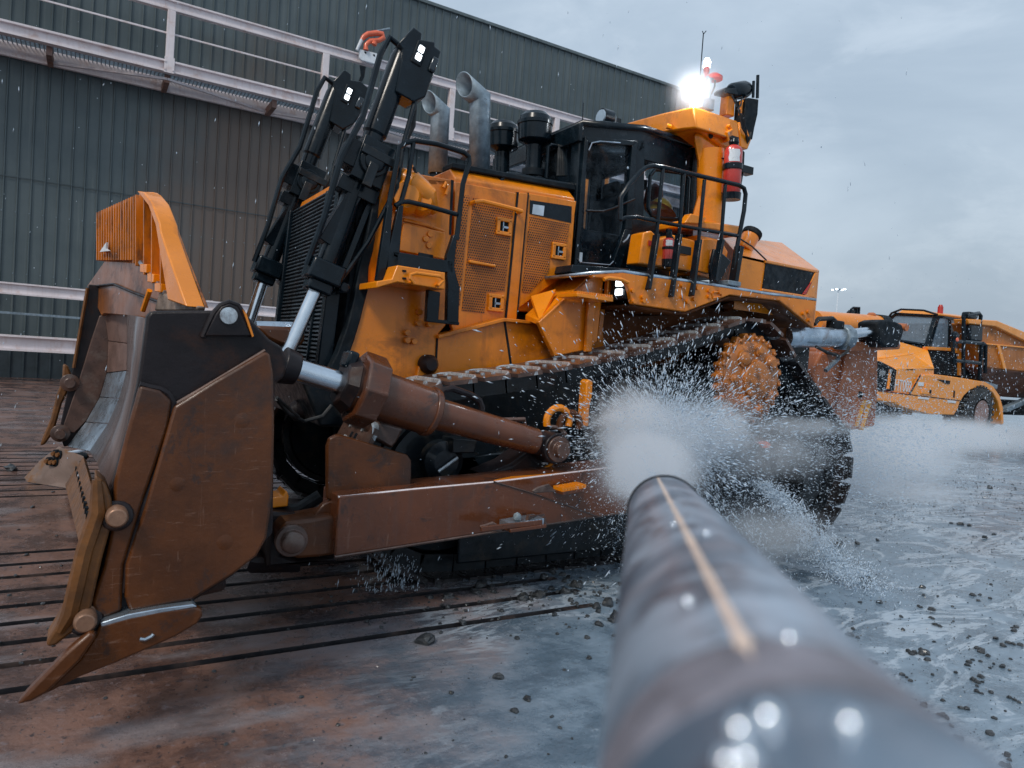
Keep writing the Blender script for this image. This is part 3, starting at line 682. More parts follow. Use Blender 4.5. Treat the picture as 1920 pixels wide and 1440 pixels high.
# eye for lifting, built as ring
ec = P(427, 592, y=ys+.01)
MB().lathe(ec-V((0, .02, 0)), ec+V((0, .02, 0)), [(0, .036), (1, .036)], 20).build('lifting_eye_hole', GROU, near)
MB().tube([P(u, v, y=ys+.01) for u, v in [(380, 632), (392, 605), (402, 586), (414, 573), (430, 567), (446, 573), (458, 592), (474, 630)]], .014, 8).build('eye_rim', BRD, near)
MB().prism([P(u, v, y=ys+.03) for u, v in [(385, 630), (405, 588), (415, 575), (430, 569), (445, 575), (457, 594), (472, 630)]], (0, -.03, 0)).build('eye_plate', BRD, near, .006)
MB().cyl(ec+V((0, .0, 0)), ec+V((0, .034, 0)), .038, 20).build('lifting_eye_hole', GROU, near)
slab('orange_edge', ORC, [(455, 580), (462, 588), (476, 630), (473, 632)], ys+.035, .03, near, 0)
PC = [(335, 757), (400, 716), (497, 659), (507, 664), (513, 700), (515, 800), (512, 930), (500, 1010), (482, 1043), (440, 1076), (360, 1126), (243, 1147), (234, 1120), (236, 1060), (272, 950), (326, 762)]
PB = [(262, 722), (300, 731), (323, 752), (316, 800), (265, 950), (232, 1060), (228, 1146), (195, 1160), (178, 1150), (172, 1130), (196, 1060), (212, 980), (214, 905), (240, 800)]
slab('wear_plate', BR, PC, ys+.06, .06, near, .014)
slab('wear_plate', BR, PB, ys+.05, .05, near, .014)
# weld bead and packed dirt along wear plate joints
MB().tube([P(u, v, y=ys+.03) for u, v in [(262, 721), (280, 726), (300, 730), (314, 738), (325, 755), (322, 800), (300, 870), (270, 950), (240, 1050), (232, 1110)]], .016, 6).build('weld_bead', BRD, near)
MB().tube([P(u, v, y=ys+.03) for u, v in [(330, 757), (380, 728), (440, 692), (497, 657)]], .009, 6).build('weld_bead', SHOE, near)
for (u, v, r) in [(454, 789, .05), (333, 908, .045), (422, 1017, .05)]:
    p = P(u, v, y=ys+.061); MB().lathe(p-V((0, .02, 0)), p+V((0, .003, 0)), [(0, r*.8), (.8, r*.8), (1, r*.3)], 14).build('bolt_plug', BR, near)
# near cutter guard with pins
SH = [(178, 889), (176, 959), (150, 1024), (136, 1082), (121, 1148), (108, 1170), (86, 1206), (90, 1214), (106, 1210), (128, 1192), (150, 1179), (166, 1150), (172, 1136), (190, 1053), (204, 1002), (213, 975), (209, 935), (198, 906)]
g = slab('side_cutter', TOOTH, SH, ys+.07, .16, blade, .02)
# raised spine on the cutter
MB().tube([P(u, v, y=ys+.06) for u, v in [(182, 900), (184, 960), (160, 1030), (146, 1090), (132, 1150), (112, 1185)]], [.02, .035, .035, .035, .035, .02], 8).build('cutter_spine', TOOTH, g)
for u, v in ((219, 967), (160, 1162)):
    p = P(u, v, y=ys+.08)
    MB().lathe(p-V((0, .12, 0)), p+V((0, .05, 0)), [(0, .05), (.5, .05), (.52, .044), (.92, .044), (1, .036)], 20).build('pin', mat('pin_steel_%d' % u, (.3, .17, .11), .35, metal=.4, var=.2, vscale=20), blade, .004)
MB().cyl(P(219, 967, y=ys+.03), P(219, 967, y=ys+.07), .066, 16).build('pin_boss', BRD, blade, .01)
MB().cyl(P(160, 1162, y=ys+.0), P(160, 1162, y=ys+.06), .066, 16).build('pin_boss', BRD, blade, .01)
# end bit biting the ground
EB = [(188, 1173), (240, 1158), (300, 1146), (366, 1138), (379, 1143), (381, 1154), (370, 1170), (328, 1195), (219, 1243), (150, 1270), (80, 1305), (150, 1236), (180, 1190)]
e = slab('end_bit', BR, EB, ys+.1, .05, blade, .01)
slab('end_bit', BR, [(31, 1323), (50, 1300), (120, 1228), (166, 1188), (176, 1186), (180, 1196), (150, 1240), (88, 1300), (60, 1316)], ys+.16, .06, blade, .012)
slab('bit_ledge', STB, [(188, 1168), (240, 1152), (300, 1141), (362, 1133), (370, 1138), (300, 1150), (240, 1162), (190, 1176)], ys+.1, .2, blade, .004)
ptube('bit_slot', STB, [(262, 1198), (272, 1199), (284, 1193), (288, 1189)], ys+.105, .008, e, 6)
# moldboard: far wing (bright), centre, near wing
Lp = [(195, 585), (203, 640), (200, 700), (187, 745), (160, 792), (125, 838)]
Rp = [(240, 590), (241, 645), (240, 695), (226, 748), (205, 795), (170, 848)]
Np = [(278, 600), (268, 690), (256, 750), (242, 810), (226, 870), (206, 928)]
PALEBR = mat('rubbed_brown_steel', (.24, .15, .125), .36, metal=.4, var=.25, vscale=3)
for i in range(5):
    a, b, c, d_ = P(*Lp[i], y=-2.9), P(*Rp[i], y=-2.1), P(*Rp[i+1], y=-2.1), P(*Lp[i+1], y=-2.9)
    k = .992
    MB().prism([a, b, c+(b-c)*.02, d_+(a-d_)*.02], (-.05, 0, 0)).build('moldboard_liner', PALEBR if i < 2 else STB, blade, .006)
rows = []
for i in range(6):
    a, b = P(*Rp[i], y=-2.1), P(*Np[i], y=3.1)
    m1 = P(Rp[i][0]+.45*(Np[i][0]-Rp[i][0]), Rp[i][1]+.25*(Np[i][1]-Rp[i][1]), y=1.2)
    rows.append([a, m1, b])
MOLD = mat('scoured_moldboard', (.12, .08, .07), .32, metal=.4, var=.35, vscale=1.6, dirt=((.2, .22, .25), .5, 1.3), bump=.2, bscale=10, coat=.3)
MB().grid(rows).build('moldboard', MOLD, blade, sharp=30, solid=.03)
A_, B_ = V((5.5, -3, 0)), V((4.85, 0, 0))
UM = [(163, 536), (197, 488), (267, 493), (313, 552), (330, 580), (330, 640), (275, 612), (240, 592), (195, 588), (190, 592)]
MB().prism([PL(u, v, A_, B_) for u, v in UM], (-.05, -.01, 0)).build('upper_moldboard', BRO, blade, .01)
MB().tube([PL(u, v, A_, B_)+V((.01, .02, 0)) for u, v in [(266, 493), (290, 522), (312, 550)]], .028, 6).build('bright_edge', STB, blade)
MB().tube([PL(u, v, A_, B_)+V((.01, .02, 0)) for u, v in [(180, 537), (215, 533), (250, 548), (310, 570)]], .014, 6).build('weld_bead', BRD, blade)
# far side plate, liner, cutter
far = MB().prism([P(u, v, y=-2.95) for u, v in [(166, 533), (200, 536), (260, 600), (205, 745), (150, 830), (120, 838), (110, 812), (124, 745), (148, 640)]], (0, -.12, 0)).build('side_plate', BRD, blade, .01)
MB().prism([P(u, v, y=-2.93) for u, v in [(186, 592), (196, 590), (205, 640), (201, 700), (188, 745), (162, 790), (140, 812), (126, 810), (119, 797), (147, 716), (170, 640)]], (0, -.03, 0)).build('wear_plate', SHOE, far, .01)
MB().tube([P(u, v, y=-2.93) for u, v in [(164, 540), (150, 620), (138, 690)]], .02, 6).build('orange_edge', TOOTH, far)
g2 = MB().prism([P(u, v, y=-3.0) for u, v in [(118, 682), (127, 686), (134, 702), (131, 727), (116, 757), (101, 810), (84, 834), (75, 836), (79, 822), (95, 785), (106, 740), (116, 715)]], (0, -.14, 0)).build('side_cutter', TOOTH, blade, .02)
for u, v in ((131, 718), (113, 813)):
    p = P(u, v, y=-2.9); MB().lathe(p-V((0, .1, 0)), p+V((0, .1, 0)), [(0, .1), (.45, .1), (.5, .055), (1, .055)], 16).build('pin', SHOE, blade, .004)
# far end bit with bolt pockets; centre cutting edge
q0, q1, q2, q3 = P(45, 895, z=.06), P(122, 907, z=.05), P(156, 855, z=.42), P(110, 837, z=.45)
fe = MB().prism([q0, P(76, 862, z=.26), q3, q2, q1, P(76, 900, z=.055)], (-.03, .03, -.05)).build('end_bit', mat('pale_worn_bit', (.33, .24, .2), .35, metal=.4, var=.2, dirt=((.3, .13, .03), .9, 3), bump=.1), blade, .006)
n_ = (q1-q0).cross(q3-q0).normalized()
if n_.z < 0: n_ = -n_
ax = (q2-q3).normalized(); ay = n_.cross(ax)
for u, v in ((110, 850), (118, 852), (97, 864), (105, 866), (112, 866), (143, 857), (149, 858), (128, 872), (135, 874)):

    d = FW + RT*((u-960)/F) - UP*((v-720)/F)
    if u > 124: n_ = (q2-q1).cross(q3-q1).normalized(); n_ = n_ if n_.z > 0 else -n_
    c = CAM + d*((q1-CAM).dot(n_)/d.dot(n_))
    c = c+n_*.055; MB().prism(circle_pts(c-n_*.05, ax, ay, .05, 12), n_*.052).build('bolt_pocket', BKM, fe)
    MB().lathe(c, c+n_*.03, [(0, .03), (1, .022)], 8).build('bolt', TOOTH, fe)
ce = MB().prism([P(122, 909, z=.06), P(156, 857, z=.42), P(177, 930, z=.35), P(186, 1000, z=.33), P(174, 1060, z=.06), P(150, 1028, z=.07)], (-.03, 0, -.03)).build('cutting_edge', TOOTH, blade, .004)
for k in range(11):
    f = k/10; u, v = 147+f*24, 880+f*95
    c = P(u, v, z=.27-.04*f); MB().box(c+V((.015, .0, .0)), (.03, .09, .05)).build('bolt', BKM, ce)
# spill guard
GA, GB = V((5.47, -3, 0)), V((4.8, 0, 0))
gn = (GB-GA).cross(V((0, 0, 1))).normalized()
if gn.x < 0: gn = -gn
gp = lambda u, v: PL(u, v, GA, GB)
SG = [(195, 402), (240, 384), (275, 366), (290, 366), (312, 392), (327, 425), (350, 490), (385, 577), (345, 570), (300, 540), (267, 494), (198, 490)]
sg = MB().prism([gp(u, v) for u, v in SG], -gn*.03).build('spill_guard', SOOT, blade, .006)
rb = MB()
xs = [199+4.7*i for i in range(17)] + [290, 305, 322]
for u in xs:
    vt = 402-(u-195)*.43 if u < 283 else 366+(u-283)*1.25
    vb = 490 if u < 268 else 494+(u-268)*1.05
    rb.bar(gp(u, vt+1)+gn*.05, gp(u, vb)+gn*.05, .022, .1, up=gn)
rb.build('guard_ribs', SOOT, sg)
rm = MB()
bar = [(194, 404), (240, 383), (276, 366), (291, 367), (313, 392), (326, 426)]
pts = [gp(u, v) for u, v in bar]
for i in range(len(pts)-1): rm.bar(pts[i], pts[i+1], .06, .05, up=gn)
rm.build('guard_rim', ORC, sg, .008)
SB = [(289, 364), (303, 366), (318, 384), (334, 424), (336, 440), (350, 480), (386, 578), (350, 566), (326, 428), (312, 392)]
MB().prism([gp(u, v) for u, v in SB], gn*.16).build('guard_end', ORC, sg, .012)
for (u, v) in ((283, 497), (297, 515), (311, 533)):
    MB().prism([gp(u, v), gp(u+12, v+1), gp(u+12, v+17), gp(u, v+16)], gn*.1).build('guard_block', ORC, sg, .006)
MB().prism([gp(315, 548), gp(388, 576), gp(384, 586), gp(305, 584)], gn*.08).build('packed_dirt', mat('packed_wet_dirt', (.2, .15, .12), .6, var=.4, vscale=8, bump=.6, bscale=15), blade, .02)
MB().tube([gp(313, 548)+gn*.15, gp(300, 585)+gn*.15], .025, 8).build('guard_brace', ORC, sg)
# charred dirty patch and scrap stuck at the guard foot
MB().prism([gp(213, 476)+gn*.12, gp(223, 462)+gn*.12, gp(226, 458)+gn*.12, gp(225, 470)+gn*.12, gp(231, 474)+gn*.12], gn*.02).build('torn_scrap', WHITE, blade)

# cross beam behind the blade
slab('brace_beam', BR, [(478, 610), (572, 614), (573, 640), (560, 652), (527, 648), (500, 636)], .9, .4, DZ, .03)
MB().tube([P(480, 612, y=.75), P(573, 614, y=.75)], .045, 10).build('brace_pipe', STB, DZ)
MB().prism([P(u, v, y=2.9) for u, v in [(512, 640), (530, 650), (541, 680), (531, 712), (512, 716)]], (0, -.4, 0)).build('blade_lug', BRD, DZ, .03)

# ---- tilt cylinder from arm to blade
yt = 2.15
def seg(a, b, r0, r1=None, name='x', m=BR, par=DZ, n=24, bev=.01):
    return MB().lathe(P(*a, y=yt), P(*b, y=yt), [(0, r0), (1, r1 or r0)], n).build(name, m, par, bev)
tc = seg((652, 722), (808, 773), .17, .165, 'tilt_cylinder', ARM)
seg((534, 686), (652, 722), .075, None, 'cylinder_rod', ST, tc)
seg((528, 684), (558, 693), .12, .1, 'rod_eye', BRD, tc)
seg((806, 772), (1004, 828), .115, .1, 'cylinder_barrel', ARM, tc)
seg((800, 770), (812, 774), .18, .17, 'weld_collar', ARM, tc)
seg((637, 716), (658, 723), .15, .2, 'gland_nut', BRD, tc, 8)
a, b = P(664, 724, y=yt), P(706, 738, y=yt)
MB().lathe(a, b, [(0, .235), (.08, .25), (.95, .25), (1, .2)], 8).build('gland_block', ARM, tc, .015, sharp=20)
MB().bar(a-(b-a)*.45+V((0, -.02, .16)), a+V((0, -.02, .16)), .16, .12).build('valve_block', BK, tc, .02)
p = P(1030, 838, y=yt)
ey = MB().lathe(p-V((0, .12, 0)), p+V((0, .12, 0)), [(0, .12), (1, .12)], 24).build('cylinder_eye', BRD, tc, .01)
MB().lathe(p+V((0, .1, 0)), p+V((0, .2, 0)), [(0, .1), (.4, .1), (.41, .06), (1, .06)], 20).build('pin', SHOE, ey, .005)
seg((995, 826), (1025, 836), .09, .09, 'eye_neck', BRD, tc)
MB().tube([P(u, v, y=yt) for u, v in [(822, 756), (822, 742), (832, 731), (848, 728), (884, 741), (899, 751), (904, 764), (903, 780)]], .024, 8).build('hose_guard', BRD, tc)
ptube('tread_plate', SHOE, [(935, 787), (983, 786), (984, 800)], yt-.02, .018, tc, 6)

# ---- push arm
ya = 2.35
arm = slab('push_arm', ARM, [(635, 930), (926, 903), (1105, 881), (1290, 858), (1290, 942), (1126, 968), (1016, 987), (902, 1001), (627, 1044)], ya, .34, DZ, .012)
MB().tube([P(u, v, y=ya+.004) for u, v in [(926, 903), (1000, 925), (1120, 968)]], .006, 6).build('weld_bead', SHOE, arm)
MB().tube([P(u, v, y=ya-.01) for u, v in [(634, 932), (780, 917), (926, 904), (1105, 882), (1290, 859)]], .008, 6).build('top_edge', PINK, arm)
MB().tube([P(u, v, y=ya-.01) for u, v in [(627, 1044), (900, 1001), (1126, 967), (1290, 941)]], .012, 6).build('bottom_edge', SHOE, arm)
# orange arm top flange
MB().prism([P(926, 900, y=ya-.02), P(1110, 880, y=ya-.02), P(1290, 857, y=ya-.02), P(1290, 852, y=ya-.3), P(1040, 876, y=ya-.3)], (0, 0, -.02)).build('arm_flange', ORC, arm)
for px in ([(900, 986), (912, 983), (925, 978), (945, 991), (940, 998), (902, 994)], [(998, 920), (1010, 913), (1030, 907), (1034, 912), (1045, 922), (1002, 925)]):
    slab('step_bracket', SHOE, px, ya+.16, .02, arm)
st1 = MB().bar(P(945, 990, y=ya+.1), P(1012, 981, y=ya+.1), .18, .025)
st1.bar(P(902, 992, y=ya+.17), P(1016, 979, y=ya+.17), .02, .035); st1.build('arm_step', ARM, arm, .004)
MB().bar(P(988, 974, y=ya+.16), P(1018, 970, y=ya+.02), .02, .05).bar(P(1018, 970, y=ya+.15), P(1020, 984, y=ya+.15), .03, .03).build('step_bracket', SHOE, arm)
tt = MB()
for i in range(12):
    q = P(948+5.4*i, 984-.9*i, y=ya+.1); tt.box(q, (.022, .14, .05))
tt.build('tread_teeth', STB, arm)
MB().bar(P(1045, 922, y=ya+.08), P(1090, 914, y=ya+.08), .14, .02).build('arm_step', ARM, arm)
tt = MB()
for i in range(9): tt.box(P(1048+5*i, 918-.9*i, y=ya+.08), (.02, .12, .04))
tt.build('tread_teeth', ORC, arm)
# stone lying on the step is a thing of its own (below)
gp_ = slab('arm_guard_plate', BR, [(613, 838), (618, 822), (632, 815), (642, 816), (764, 853), (772, 864), (772, 916), (640, 931), (622, 940), (613, 935)], 2.2, .05, DZ, .012)
cl = slab('arm_clevis', BR, [(524, 992), (538, 979), (580, 974), (622, 966), (632, 972), (632, 1040), (600, 1045), (560, 1048), (528, 1038)], 2.28, .28, DZ, .03)
slab('clevis_gusset', BR, [(582, 975), (606, 946), (622, 938), (634, 940), (634, 972)], 2.2, .06, DZ, .01)
p = P(545, 1012, y=2.28); MB().lathe(p, p+V((0, .09, 0)), [(0, .1), (.4, .1), (.42, .07), (.9, .07), (1, .055)], 24).build('pin', SHOE, cl, .005)
slab('blade_bracket', BRD, [(502, 960), (560, 962), (560, 985), (520, 992), (526, 1040), (560, 1050), (632, 1042), (632, 1056), (500, 1066)], 2.1, .3, DZ, .03)
MB().tube([P(500, 1000, y=1.6), P(480, 1060, y=2.0), P(560, 1056, y=2.0)], .06, 8).build('blade_link', BRD, DZ)
slab('orange_fitting', ORC, [(504, 935), (530, 930), (538, 920), (542, 930), (540, 950), (520, 952), (506, 955)], 2.0, .2, DZ, .01)
MB().tube([P(505, 960, y=1.3), P(560, 955, y=1.4), P(600, 930, y=1.4)], .05, 10).build('hydraulic_hose', RUB, DZ)
# arm trunnion and its bracket on the track frame
tb = slab('trunnion_bracket', BRD, [(905, 893), (960, 870), (995, 845), (1008, 815), (1040, 812), (1052, 830), (1050, 852), (1030, 880), (1010, 890)], 2.05, .3, DZ, .03)
MB().tube([P(u, v, y=2.08) for u, v in [(1048, 852), (1032, 872), (1000, 890), (960, 900)]], .014, 6).build('bracket_rim', ORC, tb)
for (u, v, r, m) in [(1046, 790, .11, ORC), (1068, 797, .1, BR)]:
    p = P(u, v, y=2.0); rr = []
    MB().tube([p+V((-math.cos(a)*r, 0, math.sin(a)*r)) for a in [math.radians(x) for x in range(-20, 201, 20)]], .03, 8).build('tow_eye', m, DZ)
MB().tube([P(1030, 800, y=2.0), P(1048, 802, y=2.0), P(1060, 815, y=2.0)], .02, 6).build('bracket_rim', SHOE, DZ)
slab('orange_guide', ORC, [(1100, 716), (1105, 711), (1112, 714), (1111, 740), (1106, 765), (1104, 800), (1095, 800), (1097, 760)], 1.9, .1, DZ, .01)
for (u, v, s) in [(722, 800, 1), ]:
    MB().prism([P(676, 792, y=1.7), P(690, 784, y=1.7), P(757, 804, y=1.7), P(745, 830, y=1.7), P(735, 842, y=1.7), P(700, 822, y=1.7)], (.0, -.5, 0)).build('rock_guard', SHOE, DZ, .02)
slab('hull_box', TRK, [(850, 822), (895, 826), (890, 850), (848, 850)], 1.95, .2, DZ, .01)
p = P(832, 866, y=1.85); MB().lathe(p-V((0, .1, 0)), p+V((0, .05, 0)), [(0, .16), (.7, .16), (1, .1)], 20).build('idler_hub', TRK, DZ)
MB().tube([P(822, 884, y=1.92), P(858, 858, y=1.92)], .012, 6).build('idler_glint', GROU, DZ)

# ---- tracks
def loop_path():
    cs = [(-.18, 1.72, .60), (-1.14, .78, .76), (3.1, .78, .76)]     # sprocket, rear idler, front idler (rolling line)
    pts = []
    def arc(c, a0, a1, n=14):
        for k in range(n+1):
            a = math.radians(a0+(a1-a0)*k/n); pts.append((c[0]+c[2]*math.cos(a), c[1]+c[2]*math.sin(a)))
    arc(cs[0], 76, 150); arc(cs[1], 150, 270); arc(cs[2], -90, 76)
    # slight sag of the upper run
    a, b = pts[-1], pts[0]
    for k in range(1, 10):
        f = k/10; pts.append((a[0]+(b[0]-a[0])*f, a[1]+(b[1]-a[1])*f-.1*math.sin(math.pi*f)))
    return [V((x, 0, z)) for x, z in pts]
LP = loop_path()
def resample(pts, step0):
    L = [0]; n = len(pts)
    for i in range(n): L.append(L[-1]+(pts[(i+1) % n]-pts[i]).length)
    k = round(L[-1]/step0); out = []
    for j in range(k):
        s = L[-1]*j/k
        for i in range(n):
            if L[i+1] > s or i == n-1:
                f = (s-L[i])/(L[i+1]-L[i]); out.append(pts[i].lerp(pts[(i+1) % n], f)); break
    return out, L[-1]/k
NODES, PITCH = resample(LP, .3)
def shoe_mesh():
    """local: x along travel, y across, z outward"""
    w, l = .71, PITCH*.97
    s = MB()
    prof = [(-l/2, .0), (-l/2, .03), (-l/2+.05, .035), (l/2-.055, .035)]
    s.prism([(x, -w/2, z) for x, z in prof] + [(l/2-.055, -w/2, 0)], (0, w, 0), 0)
    # grouser with rounded ends that turn down toward the edges
    ys_ = [-w/2, -w/2+.05, -w/2+.12, w/2-.12, w/2-.05, w/2]; zs = [.03, .045, .05, .05, .045, .03]
    xo = [-.1, -.035, 0, 0, -.035, -.1]
    r1 = [[V((l/2-.04+xo[i], ys_[i], .0)), V((l/2-.024+xo[i], ys_[i], zs[i])), V((l/2-.006+xo[i], ys_[i], zs[i])), V((l/2+xo[i], ys_[i], .0))] for i in range(6)]
    s.rings(r1, mi=1)
    for bx, by in ((-.05, .14), (-.05, -.14), (.05, .14), (.05, -.14)):
        s.cyl((bx, by, .035), (bx, by, .05), .018, 8, 1)
    s.box((-.02, .05, .036), (.06, .045, .004), None, 2).box((-.02, -.05, .036), (.06, .045, .004), None, 2)
    # chain links under the shoe
    s.box((0, .13, -.07), (l*.98, .06, .14), None, 2).box((0, -.13, -.07), (l*.98, .06, .14), None, 2)
    return s
def make_track(yc, parent):
    tr = MB()
    # track frame, guards, rollers
    tr.prism([(-1.3, yc-.2, .42), (3.2, yc-.2, .42), (3.2, yc-.2, .95), (1.2, yc-.2, 1.1), (-.2, yc-.2, 1.35), (-1.3, yc-.2, 1.0)], (0, .4, 0))
    for k in range(8): tr.lathe((-.6+k*.46, yc-.26, .26), (-.6+k*.46, yc+.26, .26), [(0, .13), (.15, .18), (.3, .15), (.7, .15), (.85, .18), (1, .13)], 16)
    o = tr.build('track', TRK, parent, .02)
    MB().box((1.05, yc+math.copysign(.285, yc), .37), (3.9, .03, .5)).build('roller_guard', TRK, o, .02)
    for cx in (-1.14, 3.1):
        MB().lathe((cx, yc-.2, .78), (cx, yc+.2, .78), [(0, .3), (.02, .5), (.1, .52), (.12, .58), (.35, .58), (.36, .5), (.64, .5), (.65, .58), (.88, .58), (.9, .52), (.98, .5), (1, .3)], 32).build('idler', TRK, o)
    sm = None; dk = None
    n = len(NODES)
    for i in range(n):
        a, b = NODES[i], NODES[(i+1) % n]
        t = (b-a).normalized(); c = (a+b)/2
        zax = V((t.z, 0, -t.x)); cen = V((1.0, 0, 1.0))
        if (c-cen).dot(zax) < 0: zax = -zax
        if sm is None:
            so = shoe_mesh().build('track_shoe', [SHOE, GROU, TRK], None, 0); sm = so.data
        else:
            so = bpy.data.objects.new('track_shoe', sm); COL.objects.link(so)
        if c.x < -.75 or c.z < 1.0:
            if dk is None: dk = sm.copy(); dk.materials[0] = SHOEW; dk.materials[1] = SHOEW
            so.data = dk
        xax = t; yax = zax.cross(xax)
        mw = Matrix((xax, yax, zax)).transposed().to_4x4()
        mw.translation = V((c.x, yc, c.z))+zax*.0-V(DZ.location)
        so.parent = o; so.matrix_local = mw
    return o
TL = make_track(1.45, DZ)
TR_ = make_track(-1.45, DZ)
# final drive and sprocket ring
def sprocket(yc, sg_):
    c = V((-.18, yc, 1.72))
    o = MB()
    n = 24; prof = []
    for k in range(n*4):
        a = 2*math.pi*k/(n*4); r = .475 if k % 4 in (0, 1) else .43
        prof.append(V((c.x+r*math.cos(a), c.y, c.z+r*math.sin(a))))
    o.prism(prof, (0, sg_*.09, 0))
    SPK = mat('wet_orange_casting_%d' % (sg_+1), (.4, .125, .012), .38, var=.45, vscale=4, dirt=((.09, .035, .012), .95, 4), chips=((.05, .03, .02), 16, .66), bump=.6, bscale=12, coat=.4)
    s = o.build('sprocket', SPK, DZ, .012)
    hub = MB().lathe(c+V((0, sg_*.05, 0)), c+V((0, sg_*.2, 0)), [(0, .4), (.3, .395), (.5, .36), (.6, .33), (.62, .2), (.95, .19), (1, .15)], 40)
    hub.build('hub', SPK, s, .008)
    for a, r, rr in ((50, .27, .09), (140, .28, .085), (215, .28, .08), (300, .28, .1), (0, .3, .05), (95, .3, .06), (255, .3, .06)):
        q = c+V((math.cos(math.radians(a))*r, sg_*.1, math.sin(math.radians(a))*r))
        MB().lathe(q, q+V((0, sg_*.09, 0)), [(0, rr), (.7, rr), (.71, rr*.75), (.85, rr*.72), (1, rr*.5)], 20).build('hub_boss', SPK, s, .006)
    bt = MB()
    for k in range(24):
        a = 2*math.pi*(k+.25)/24; q = c+V((math.cos(a)*.455, sg_*.09, math.sin(a)*.455)); bt.lathe(q-V((math.cos(a)*.03,0,math.sin(a)*.03)), q-V((math.cos(a)*.03,0,math.sin(a)*.03))+V((0, sg_*.025, 0)), [(0, .02), (.6, .02), (1, .012)], 8)
    bt.build('segment_bolts', SPK, s)
    MB().lathe(c-V((0, sg_*.6, 0)), c+V((0, sg_*.02, 0)), [(0, .33), (.8, .33), (1, .2)], 24).build('final_drive', TRK, s)
sprocket(1.66, 1); sprocket(-1.66, -1)
# skirt plate under the platform (platform shade put into its dirty orange)
SHADED_GRIME = mat('shaded_greasy_orange', (.16, .045, .006), .5, spec=.3, var=.3, dirt=((.014, .012, .013), .95, 1.2))
slab('inner_skirt', SHADED_GRIME, [(1120, 560), (1500, 590), (1500, 640), (1140, 700), (1106, 660)], .98, .05, DZ)
slab('skirt_post', OR, [(1128, 570), (1136, 570), (1128, 640), (1120, 640)], 1.1, .05, DZ, .006)
# ledge step on the rear of the near track frame
slab('rear_step', TRK, [(1330, 850), (1440, 830), (1462, 828), (1465, 850), (1458, 870), (1455, 930), (1380, 925)], 2.0, .25, DZ, .02)
MB().prism([P(u, v, y=2.02) for u, v in [(1428, 834), (1440, 828), (1446, 834), (1444, 840), (1430, 840)]], (0, -.1, 0)).build('step_reflector', REDP, DZ, .004)

# ---- ripper
yr = .95
rc = MB().lathe(P(1470, 632, y=yr), P(1590, 633, y=yr), [(0, .13), (1, .125)], 24).build('ripper_cylinder', STB, DZ)
MB().lathe(P(1572, 632, y=yr), P(1588, 633, y=yr), [(0, .17), (1, .17)], 10).build('cylinder_gland', GALV, rc, .02)
MB().cyl(P(1586, 628, y=yr), P(1652, 618, y=yr), .065, 20).build('cylinder_rod', ST, rc)
MB().prism([P(u, v, y=yr+.12) for u, v in [(1646, 604), (1656, 600), (1672, 599), (1692, 608), (1696, 620), (1690, 640), (1685, 652), (1660, 652), (1648, 640)]], (0, -.3, 0)).build('rod_eye', BKM, rc, .03)
p = P(1683, 614, y=yr+.0); MB().lathe(p-V((0, .1, 0)), p+V((0, .13, 0)), [(0, .07), (1, .05)], 16).build('pin', BRM, rc)
MB().tube([P(u, v, y=yr+.15) for u, v in [(1592, 650), (1588, 660), (1575, 668), (1550, 660), (1530, 650)]], .02, 8).build('hydraulic_hose', RUB, rc)
MB().tube([P(u, v, y=yr) for u, v in [(1526, 608), (1535, 598), (1560, 597), (1572, 608)]], .03, 8).build('hydraulic_hose', RUB, rc)
MB().box(P(1566, 610, y=yr), (.2, .14, .12)).build('hose_block', BKM, rc, .02)
MB().prism([P(u, v, y=yr-.1) for u, v in [(1590, 640), (1690, 645), (1688, 655), (1646, 657), (1590, 660)]], (0, -.4, 0)).build('ripper_link', BRM, DZ, .02)
yb2 = -.4
ra = MB().lathe(P(1524, 604, y=yb2), P(1648, 611, y=yb2), [(0, .18), (1, .17)], 24).build('ripper_arm', ORC, DZ)
for u in (1571, 1634):
    MB().lathe(P(u, 594, y=yb2), P(u, 586, y=yb2), [(0, .07), (.6, .07), (1, .04)], 14).build('arm_boss', BRM, ra)
MB().lathe(P(1642, 611, y=yb2), P(1656, 612, y=yb2), [(0, .19), (1, .19)], 16).build('arm_collar', BKM, ra)
# ripper carriage: big hollow shank block
rf = MB().prism([P(u, v, y=.55) for u, v in [(1588, 655), (1646, 652), (1646, 740), (1640, 800), (1600, 806), (1566, 790), (1576, 720)]], (0, -1.2, 0)).build('ripper_carriage', BRM, DZ, .02)
MB().prism([P(u, v, y=.5) for u, v in [(1540, 662), (1572, 660), (1588, 690), (1576, 780), (1545, 760), (1520, 700)]], (0, -.7, 0)).build('ripper_carriage', BRM, DZ, .03)
MB().cyl(P(1611, 740, y=.56), P(1611, 740, y=.5), .05, 14).build('sight_hole', BKM, rf)
for (a, b) in (((1620, 750), (1604, 800)), ((1630, 752), (1614, 806))):
    q, w = P(*a, y=.565), P(*b, y=.565); MB().bar(q, w, .012, .07, up=(0, 1, 0)).build('yellow_stripe', YEL, rf)
MB().tube([P(1548, 695, y=.6), P(1572, 672, y=.6)], .03, 8).build('ripper_stay', GALV, DZ)
MB().box((-3.0, 0, 1.1), (1.6, 1.0, .5)).box((-2.1, 0, 1.6), (.5, 1.6, 1.2)).build('ripper_frame', TRK, DZ, .03)
